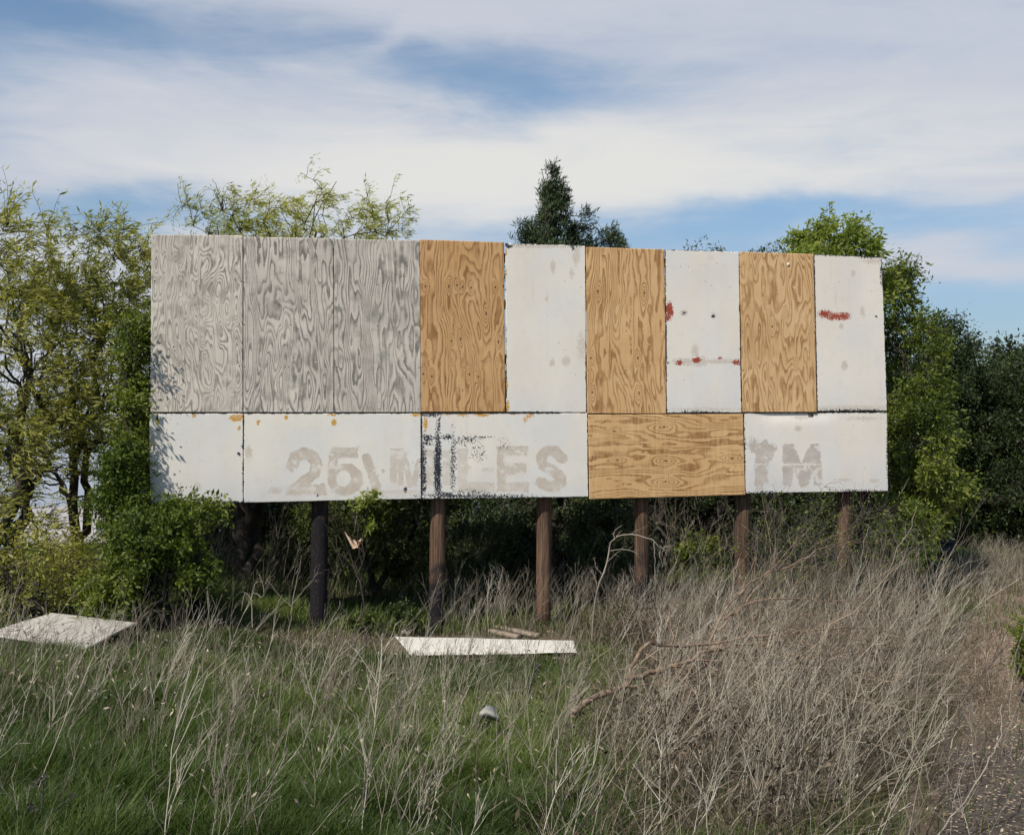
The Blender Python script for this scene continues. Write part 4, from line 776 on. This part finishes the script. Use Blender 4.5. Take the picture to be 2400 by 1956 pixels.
def husks():
    P = scatter(3600, 4.9, 12.5, d_left); n = len(P); c = np.stack([P[:, 0], P[:, 1], ground(P[:, 0], P[:, 1])+.12+.6*RG.random(n)], -1); d = norm(RG.normal(size=(n, 3))+np.array([.3, 0, -.5])); V, Fq = leaves(RG, c, d, 1, .030, .30, .5, .1, .3, .0)
    o = mesh_obj('weed_husks', V, Fq, M['drygrass'], attrs={'var': np.repeat(RG.random(n), 4)}); tag(o, 'small withered leaves and husks hanging among the left hand dead weeds', 'dead leaves', kind='stuff')
husks()
def brushwood():
    P = scatter(380, 7.5, 13.5, lambda x, y: thicket(x, y)*np.exp(-((x-(.27*y-.5))/1.6)**2)); n = len(P); a = RG.normal(size=n)*.7+.25; L = .5+1.1*RG.random(n)
    A = np.stack([P[:, 0], P[:, 1], ground(P[:, 0], P[:, 1])+.05+.55*RG.random(n)**1.3], -1); d = np.stack([np.cos(a), np.sin(a), RG.normal(size=n)*.30+.08], -1)
    Q = curve_between(A, A+d*L[:, None], 10, RG, .09, .25); r = .0022+.0045*RG.random(n)**2; V, Fq = tubes(Q, r[:, None]*np.linspace(1, .35, 10)[None], 4)
    o = mesh_obj('brushwood', V, Fq, M['brush'], attrs={'var': np.repeat(RG.random(n), 40)}); tag(o, 'tangle of thin brown dead twigs heaped on the right hand thicket', 'brushwood', kind='stuff')
M['brush'] = stalk_mat('brown_twig', (.05, .036, .027), (.24, .18, .13), (.50, .40, .30))
brushwood()
# wood chips on the track and the bare strip
def chips():
    a = scatter(5200, 5, 24, lambda x, y: ss((x-path_left(y)+.1)/.4)); b = scatter(2600, 13.2, 17, lambda x, y: np.clip(bare_field(x, y), 0, 1)*(x < 2.5)*clear(x, y))
    P = np.concatenate([a, b]); n = len(P); s = .007+.018*RG.random(n)**2.5; an = RG.random(n)*2*pi; z = ground(P[:, 0], P[:, 1])+.022
    dx = np.stack([np.cos(an), np.sin(an), RG.normal(size=n)*.3], -1)*s[:, None]; dy = np.stack([-np.sin(an), np.cos(an), RG.normal(size=n)*.3], -1)*s[:, None]*.45; c = np.stack([P[:, 0], P[:, 1], z], -1)
    V = np.stack([c-dx, c-dy*.9, c+dx, c+dy], 1).reshape(-1, 3)
    o = mesh_obj('wood_chips', V, np.arange(n*4).reshape(-1, 4), M['chip'], attrs={'var': np.repeat(RG.random(n), 4)}); tag(o, 'pale wood chips and dead leaves strewn on the track and bare soil', 'wood chips', kind='stuff')
chips()

# ------------------------------------------------------------------ single dead plants and the fallen branch
def dead_plant(name, label, cat, lines, mk, seed, twigs=(8, .25, .35), r2=.35, group=None, tw2=0, near=1.0):
    """lines: list of (points[(px,py,Y)], r0, r1); adds side twigs"""
    rng = np.random.default_rng(seed); main = Bag(); tb = Bag(); first = True
    for pts, ra, rb in lines:
        P = smooth_line([at(p[0], p[1], p[2]*near) for p in pts], 20)+0; L = np.linalg.norm(P[-1]-P[0]); P[1:-1] += rng.normal(size=(18, 3))*.006*L
        ra, rb = ra*(near if near == 1 else .74), rb*near; V, Fq = tubes(P[None], np.linspace(ra, rb, 20)[None], 8 if ra > .01 else 5); main.add(V, Fq, np.full(len(V), rng.random()))
        nb = twigs[0]; i = rng.integers(5, 19, nb); tg = norm(P[i]-P[i-1]); d = norm(tg+norm(rng.normal(size=(nb, 3)))*.8); Lt = L*twigs[1]*(.4+rng.random(nb))
        Q = curve_between(P[i], P[i]+d*Lt[:, None]*min(1, 1.0), 7, rng, .12, .2); rr = np.linspace(ra, rb, 20)[i]*r2; V, Fq = tubes(Q, rr[:, None]*np.linspace(1, .3, 7)[None], 4); tb.add(V, Fq, np.full(len(V), rng.random()))
        if tw2:
            j = np.repeat(np.arange(nb), tw2); kk = rng.integers(2, 6, len(j)); s = Q[j, kk]; d = norm(norm(Q[j, kk+1]-s)+norm(rng.normal(size=(len(j), 3)))*.9)
            Q2 = curve_between(s, s+d*(Lt[j]*.45*(.4+rng.random(len(j))))[:, None], 5, rng, .1, .1); V, Fq = tubes(Q2, (rr[j]*.5)[:, None]*np.linspace(1, .4, 5)[None], 3); tb.add(V, Fq, np.full(len(V), .5))
    n0 = main.n
    for v, f_, a_ in zip(tb.V, tb.F, tb.A): main.V.append(v); main.F.append(f_+n0); main.A.append(a_)
    o = main.build(name, M[mk], None, True); return tag(o, label, cat, group)
dead_plant('fallen_branch', 'large tan barkless dead branch sprawled over the right hand thicket', 'branch', [
    ([(1341, 1672, 9.9), (1429, 1615, 10.4), (1507, 1584, 10.8), (1579, 1558, 11.1), (1661, 1527, 11.4), (1739, 1511, 11.8), (1850, 1500, 12.1)], .037, .012),
    ([(1470, 1592, 10.7), (1478, 1560, 10.8), (1519, 1507, 11.0), (1580, 1515, 11.2), (1650, 1508, 11.4), (1800, 1490, 11.8), (1870, 1488, 12.0), (1930, 1473, 12.1), (2030, 1470, 12.3)], .024, .007),
    ([(1655, 1520, 11.4), (1690, 1450, 11.6), (1735, 1385, 11.9), (1790, 1345, 12.1), (1870, 1318, 12.3), (1930, 1282, 12.5), (1995, 1260, 12.7)], .016, .004),
    ([(1680, 1480, 11.5), (1740, 1420, 11.8), (1790, 1360, 12.0), (1830, 1310, 12.2), (1900, 1235, 12.4)], .013, .003),
    ([(1700, 1450, 11.6), (1760, 1410, 11.8), (1860, 1402, 12.1), (1960, 1408, 12.3), (2060, 1395, 12.6)], .011, .003),
    ([(1640, 1545, 11.3), (1700, 1580, 10.9), (1760, 1612, 10.6), (1860, 1662, 10.2), (1950, 1668, 10.0)], .013, .004),
    ([(1880, 1498, 12.0), (1940, 1545, 11.4), (2000, 1600, 10.9), (2045, 1660, 10.5), (2060, 1720, 10.2)], .010, .003),
    ([(1580, 1560, 11.0), (1600, 1600, 10.6), (1680, 1650, 10.2), (1780, 1700, 9.8)], .009, .003),
    ([(1780, 1500, 11.8), (1850, 1545, 11.3), (1900, 1538, 11.2), (1990, 1530, 11.4)], .010, .003),
    ([(1440, 1610, 10.5), (1500, 1605, 10.3), (1560, 1600, 10.2), (1610, 1610, 10.1)], .012, .004)], 'deadwood', 61, twigs=(12, .36, .3), r2=.45, tw2=3, near=.81)
dead_plant('bare_sapling', 'pale leafless sapling bowing to the right in front of the fifth pole', 'sapling', [
    ([(1388, 1500, 14.6), (1395, 1410, 14.5), (1406, 1360, 14.4), (1424, 1310, 14.4), (1430, 1277, 14.4), (1452, 1254, 14.3), (1491, 1256, 14.2), (1526, 1264, 14.1), (1551, 1283, 14.1), (1572, 1277, 14.1)], .013, .003),
    ([(1430, 1290, 14.4), (1460, 1287, 14.3), (1485, 1292, 14.2), (1500, 1306, 14.2)], .005, .002),
    ([(1533, 1267, 14.1), (1534, 1310, 14.0), (1536, 1372, 13.9), (1541, 1430, 13.9)], .004, .002),
    ([(1440, 1265, 14.3), (1440, 1245, 14.3), (1458, 1230, 14.3)], .005, .002),
    ([(1412, 1345, 14.4), (1398, 1330, 14.4), (1392, 1306, 14.4)], .005, .002)], 'twig_pale', 62, twigs=(6, .2, .3), r2=.5, tw2=2)
dead_plant('dead_weed', 'tall white forked dead weed in front of the second pole', 'dead weed', [
    ([(672, 1500, 13.0), (682, 1440, 13.0), (690, 1380, 13.0), (700, 1345, 13.0), (706, 1300, 13.0)], .006, .002),
    ([(684, 1415, 13.0), (710, 1385, 13.0), (735, 1355, 12.9), (745, 1340, 12.9)], .005, .002), ([(684, 1420, 13.0), (660, 1400, 13.0), (635, 1370, 13.0), (622, 1352, 13.0)], .003, .0015)], 'twig_pale', 63, twigs=(4, .25, .3), tw2=2)
dead_plant('dead_weed', 'gnarled white dead shrub stem left of the tall forked weed', 'dead weed', [
    ([(592, 1470, 13.2), (590, 1400, 13.2), (600, 1390, 13.2), (614, 1400, 13.2), (618, 1380, 13.2), (608, 1345, 13.2)], .008, .003), ([(592, 1408, 13.2), (575, 1390, 13.2), (565, 1430, 13.1)], .006, .002), ([(590, 1402, 13.2), (596, 1370, 13.2), (612, 1360, 13.2)], .005, .002)], 'twig_pale', 64, twigs=(5, .4, .3), tw2=2)
dead_plant('dead_weed', 'straight pale stalk leaning right beside the seventh pole', 'dead weed', [([(2040, 1440, 14.6), (2065, 1390, 14.6), (2095, 1310, 14.6), (2130, 1240, 14.6), (2150, 1185, 14.6)], .008, .003)], 'twig_pale', 65, twigs=(3, .2, .3))
dead_plant('dead_weed', 'upright pale stalk standing right in front of the seventh pole', 'dead weed', [([(2000, 1450, 14.6), (2005, 1380, 14.6), (2018, 1310, 14.6), (2036, 1230, 14.6)], .007, .003)], 'twig_pale', 66, twigs=(3, .2, .3))
dead_plant('dead_weed', 'long dark stalk leaning right over the track', 'dead weed', [([(2200, 1790, 6.4), (2240, 1700, 6.5), (2290, 1600, 6.6), (2350, 1520, 6.7)], .006, .002)], 'bark_grey', 67, twigs=(3, .2, .3))
dead_plant('dead_weed', 'long bleached stalk slanting up at the right end of the thicket near the camera', 'dead weed', [([(2195, 1960, 5.6), (2270, 1860, 5.7), (2320, 1780, 5.8), (2345, 1720, 5.9), (2348, 1650, 6.0)], .005, .002)], 'twig_pale', 68, twigs=(3, .2, .3))
# seed-head weeds
def seedhead(label, px, pts, heads, Y, mk, seed):
    rng = np.random.default_rng(seed); root = dead_plant('seedhead_weed', label, 'dead weed', pts, mk, seed, twigs=(5, .25, .3), tw2=1)
    for (hx, hy, r) in heads:
        n = 90; c = at(hx, hy, Y); R = r*Y/F; d = norm(rng.normal(size=(n, 3))); P = c+d*R*rng.random((n, 1))**.4; V, Fq = leaves(rng, P, d, 1, R*.55, .4, .5, 0, .3, .0)
        mesh_obj('seed_head', V, Fq, M['bark_grey'], root, {'var': np.full(len(V), .3)})
seedhead('dark curled seed head weed close to the camera at the lower left', 100, [([(90, 1985, 5.4), (96, 1930, 5.4), (98, 1880, 5.4), (102, 1822, 5.4)], .006, .003), ([(92, 1950, 5.4), (120, 1905, 5.4), (150, 1880, 5.4), (172, 1862, 5.4)], .004, .002), ([(90, 1948, 5.4), (78, 1920, 5.4), (68, 1895, 5.4)], .004, .002)],
         [(100, 1824, 12), (80, 1838, 8), (78, 1895, 13), (172, 1862, 6), (68, 1935, 8), (100, 1940, 10)], 5.4, 'bark_grey', 71)
seedhead('dark seed spike standing above the white scrap', 1250, [([(1235, 1660, 8.2), (1240, 1610, 8.2), (1252, 1575, 8.2), (1260, 1555, 8.2)], .004, .002)], [(1242, 1606, 6), (1248, 1590, 7), (1254, 1574, 7), (1258, 1560, 6), (1240, 1620, 5)], 8.2, 'bark_grey', 72)
seedhead('shaggy pale seed head weed at the bottom near the middle of the view', 860, [([(846, 1950, 5.6), (850, 1890, 5.6), (853, 1840, 5.6), (856, 1770, 5.6)], .005, .002)], [(852, 1846, 7), (854, 1866, 8), (850, 1886, 6), (853, 1830, 4)], 5.6, 'twig_pale', 73)

# ------------------------------------------------------------------ loose things on the ground
def sheet(name, label, cat, corners, thick, mk, seed, grain=True, bulge=.0):
    C = [np.array(c, float) for c in corners]; nu, nv = 90, 50; U, T = np.meshgrid(np.linspace(0, 1, nu+1), np.linspace(0, 1, nv+1))
    P = C[0]*((1-U)*(1-T))[..., None]+C[1]*(U*(1-T))[..., None]+C[2]*(U*T)[..., None]+C[3]*((1-U)*T)[..., None]
    P[..., 2] += bulge*np.sin(pi*U)*np.sin(pi*T)+.008*vnoise(U*4, T*3, seed); N = np.cross(C[1]-C[0], C[3]-C[0]); N = N/np.linalg.norm(N); N = N if N[2] > 0 else -N
    n, k = U.shape; i = np.arange(n-1)[:, None]*k+np.arange(k-1)[None]; top = np.stack([i+k, i+k+1, i+1, i], -1).reshape(-1, 4)
    ring = np.concatenate([np.arange(k), np.arange(1, n)*k+k-1, (n-1)*k+np.arange(k-2, -1, -1), np.arange(n-2, 0, -1)*k]); N0 = n*k; m_ = len(ring); a = np.arange(m_); b = (a+1) % m_
    V = np.vstack([P.reshape(-1, 3), P.reshape(-1, 3)[ring]-N*thick]); side = np.stack([ring[a], ring[b], N0+b, N0+a], -1); full = lambda f: np.concatenate([f.ravel(), f.ravel()[ring]])
    f = 6*vnoise(T*2.2, U*.9, seed)+2*vnoise(T*6, U*3, seed+1)+.5*vnoise(T*16, U*10, seed+2)+8
    o = mesh_obj(name, V, [top, side, (N0+a)[None]], M[mk], None, {'grain': full(f), 'knot': full(f*0), 'nail': full(f*0)}); return tag(o, label, cat)
M['ply_bleach'] = plywood_mat('bleached_plywood_floor', (.58, .54, .49), (.25, .23, .20), (.47, .44, .40))
SL = sheet('plywood_sheet', 'bleached warped plywood sheet lying propped up in the grass at the left', 'plywood sheet', [at(-40, 1486, 12.9), at(122, 1435, 13.9), at(322, 1457, 13.6), at(203, 1518, 12.1)], .018, 'ply_bleach', 81, bulge=.0)
a, b_, c, d = at(926, 1491, 15.0), at(1345, 1499, 15.1), at(1352, 1527, 14.2), at(962, 1533, 14.05)
for q in (a, b_, c, d): q[2] = max(q[2], float(ground(q[0], q[1]))+.03)
sheet('white_sheet', 'flat sun bleached white sheet lying on the ground below the third and fourth poles', 'white board', [a, b_, c, d], .012, 'stain', 82)
def beam(name, label, cat, A, B, w, h, mk):
    A = np.array(A); B = np.array(B); d = norm(B-A); up = np.array([0, 0, 1.]); s = norm(np.cross(d, up)); u = np.cross(s, d); n = 12; bag = Bag(); t = np.linspace(0, 1, n)[:, None]
    ctr = A+(B-A)*t; rng = np.random.default_rng(int(w*1e4)+7); ring = np.array([[-1, -1], [1, -1], [1, 1], [-1, 1]])*.5
    V = (ctr[:, None]+(ring[None, :, 0:1]*w*(1+.05*rng.normal(size=(n, 4, 1))))*s+(ring[None, :, 1:2]*h*(1+.06*rng.normal(size=(n, 4, 1))))*u).reshape(-1, 3)
    i = np.arange(n-1)[:, None]*4+np.arange(4)[None]; i2 = np.arange(n-1)[:, None]*4+((np.arange(4)+1) % 4)[None]
    o = mesh_obj(name, V, [np.stack([i, i2, i2+4, i+4], -1).reshape(-1, 4), np.array([[3, 2, 1, 0], [(n-1)*4, (n-1)*4+1, (n-1)*4+2, (n-1)*4+3]])], M[mk]); return tag(o, label, cat)
M['plank'] = bark_mat('bleached_plank', (.26, .20, .15), (.40, .335, .265), 12, .4)
beam('timber', 'long weathered timber resting on another at the foot of the fourth pole', 'timber', at(1165, 1468, 15.9), at(1261, 1489, 15.35), .14, .055, 'plank')
beam('timber', 'short weathered timber lying under the longer one behind the white sheet', 'timber', at(1150, 1478, 15.6), at(1215, 1492, 15.3), .12, .06, 'plank')
def rock(label, px, py, Y, s, mk, seed, name='rock', cat='rock', flat=.7):
    rng = np.random.default_rng(seed); c = at(px, py, Y); nlat, nlon = 12, 18; th = np.linspace(0, pi, nlat); ph = np.arange(nlon)*2*pi/nlon
    Th, Ph = np.meshgrid(th, ph, indexing='ij'); D = np.stack([np.sin(Th)*np.cos(Ph), np.sin(Th)*np.sin(Ph), np.cos(Th)], -1)
    r = 1+.28*vnoise(D[..., 0]*1.8+seed, D[..., 2]*1.8+D[..., 1], seed)+.1*vnoise(D[..., 0]*5, D[..., 1]*5+D[..., 2]*3, seed+1); V = (c+D*(r*s)[..., None]*np.array([1.2, .9, flat])).reshape(-1, 3)
    i = np.arange(nlat-1)[:, None]*nlon+np.arange(nlon)[None]; i2 = np.arange(nlat-1)[:, None]*nlon+((np.arange(nlon)+1) % nlon)[None]
    o = mesh_obj(name, V, np.stack([i, i+nlon, i2+nlon, i2], -1).reshape(-1, 4), M[mk]); return tag(o, label, cat)
rock('pale limestone lump just left of the third pole', 958, 1480, 15.4, .10, 'rock', 91)
rock('small grey stone between the limestone lump and the third pole', 985, 1486, 15.5, .06, 'rock', 92)
def scrap():
    q = [at(1122, 1670, 8.1), at(1140, 1652, 8.3), at(1160, 1655, 8.3), at(1170, 1682, 8.1), at(1140, 1664, 8.0)]; V = np.array(q+[p-np.array([0, -.01, .03]) for p in q])
    o = mesh_obj('scrap', V, [np.array([[0, 4, 3, 2], [0, 2, 1, 1]][:1]), np.array([[0, 2, 1]]), np.array([[5, 7, 8], [5, 8, 9], [5, 6, 7]]), np.array([[0, 1, 6, 5], [1, 2, 7, 6], [2, 3, 8, 7], [3, 4, 9, 8], [4, 0, 5, 9]])], M['white_scrap']); tag(o, 'crumpled white scrap of board in the grass at centre', 'scrap')
scrap()
o = rock('faded red sheet metal showing through the thicket under the fallen branch', 1690, 1520, 13.2, .22, 'brick', 94, 'metal_scrap', 'scrap', .25)
# rag caught in the twigs behind the board
def rag():
    C = [(807, 1248), (813, 1256), (820, 1265), (826, 1272), (834, 1276), (842, 1272), (847, 1262)]; L = smooth_line([at(x, y, 15.5) for x, y in C], 24); W_ = np.interp(np.linspace(0, 1, 24), [0, .2, .5, .75, 1], [.03, .07, .10, .09, .02])
    rows = []
    for k, s in enumerate(np.linspace(-1, 1, 9)): rows.append(L+np.stack([0*W_+.012*np.sin(np.arange(24)*.9+k), .05*np.cos(s*2+np.arange(24)*.35), s*W_*.5+.012*np.sin(np.arange(24)*1.3+k*2)], -1))
    P = np.array(rows); i = np.arange(8)[:, None]*24+np.arange(23)[None]; V = P.reshape(-1, 3)
    V2 = V+np.array([0, .006, 0]); q = np.stack([i, i+1, i+25, i+24], -1).reshape(-1, 4)
    per = np.concatenate([np.arange(24), np.arange(1, 9)*24+23, 8*24+np.arange(22, -1, -1), np.arange(7, 0, -1)*24]); a = np.arange(len(per)); b = (a+1) % len(per)
    o = mesh_obj('rag', np.vstack([V, V2]), [q, q[:, ::-1]+216, np.stack([per[a], per[b], per[b]+216, per[a]+216], -1)], M['cloth'], None, {'var': np.tile(np.repeat(np.linspace(.2, .9, 9), 24), 2)}, True); tag(o, 'torn peach coloured rag caught in the twigs under the billboard', 'rag')
    dead_plant('hanging_twig', 'thin pale twig dangling above the torn rag', 'twig', [([(839, 1172, 15.35), (836, 1210, 15.4), (830, 1250, 15.5)], .005, .003), ([(839, 1176, 15.35), (800, 1190, 15.5), (768, 1196, 15.6)], .004, .003)], 'twig_pale', 75, twigs=(2, .2, .3))
rag()
# dark barrel under the oaks
def barrel():
    SB = .56
    root = empty('barrel', (*at(2222, 1290, 23.2)[:2], float(ground(*at(2222, 1290, 23.2)[:2]))), 'dark blue plastic barrel with a domed lid standing in shade under the right hand oaks', 'barrel')
    c = np.array(root.location); prof = [(0, 0), (.23, .0), (.26, .05), (.27, .30), (.285, .32), (.27, .34), (.27, .60), (.285, .62), (.265, .64), (.25, .82)]; lid = [(.27, .82), (.275, .86), (.24, .93), (.13, .98), (0, 1.0)]
    for nm, pr in (('body', prof), ('lid', lid)):
        ang = np.arange(24)*2*pi/24; V = np.array([[c[0]+SB*r*cos(t), c[1]+SB*r*sin(t), c[2]+SB*z*1.25] for r, z in pr for t in ang]); i = np.arange(len(pr)-1)[:, None]*24+np.arange(24)[None]; i2 = np.arange(len(pr)-1)[:, None]*24+((np.arange(24)+1) % 24)[None]
        mesh_obj(nm, V, np.stack([i, i2, i2+24, i+24], -1).reshape(-1, 4), M['barrel'], root, smooth=True)
barrel()
# grey roofed shed below, seen through the trees at the left
def shed():
    x0, x1, y0, y1 = -21.5, -14.5, 46., 51.; zg = float(ground(-18, 48))-.1; ze = EYE-5.25; zr = EYE-4.1
    root = empty('shed', (-18, 48.5, zg), 'low shed with a pale grey tin roof seen through the trees at the left', 'shed')
    b = Bag(); b.box((-18, 48.5, (zg+ze)/2), (x1-x0-.5, y1-y0-.5, ze-zg)); b.build('wall', M['shedwall'], root)
    ym = (y0+y1)/2; V = np.array([(x0, y0-.3, ze-.1), (x1, y0-.3, ze-.1), (x1, ym, zr), (x0, ym, zr), (x0, y1+.3, ze-.1), (x1, y1+.3, ze-.1)]); V = np.vstack([V, V-np.array([0, 0, .12])])
    mesh_obj('roof', V, [np.array([[0, 1, 2, 3], [3, 2, 5, 4], [9, 8, 7, 6], [10, 11, 8, 9], [0, 6, 7, 1], [4, 5, 11, 10], [0, 3, 9, 6], [3, 4, 10, 9], [1, 7, 8, 2], [2, 8, 11, 5]])], M['roof'], root)
shed()
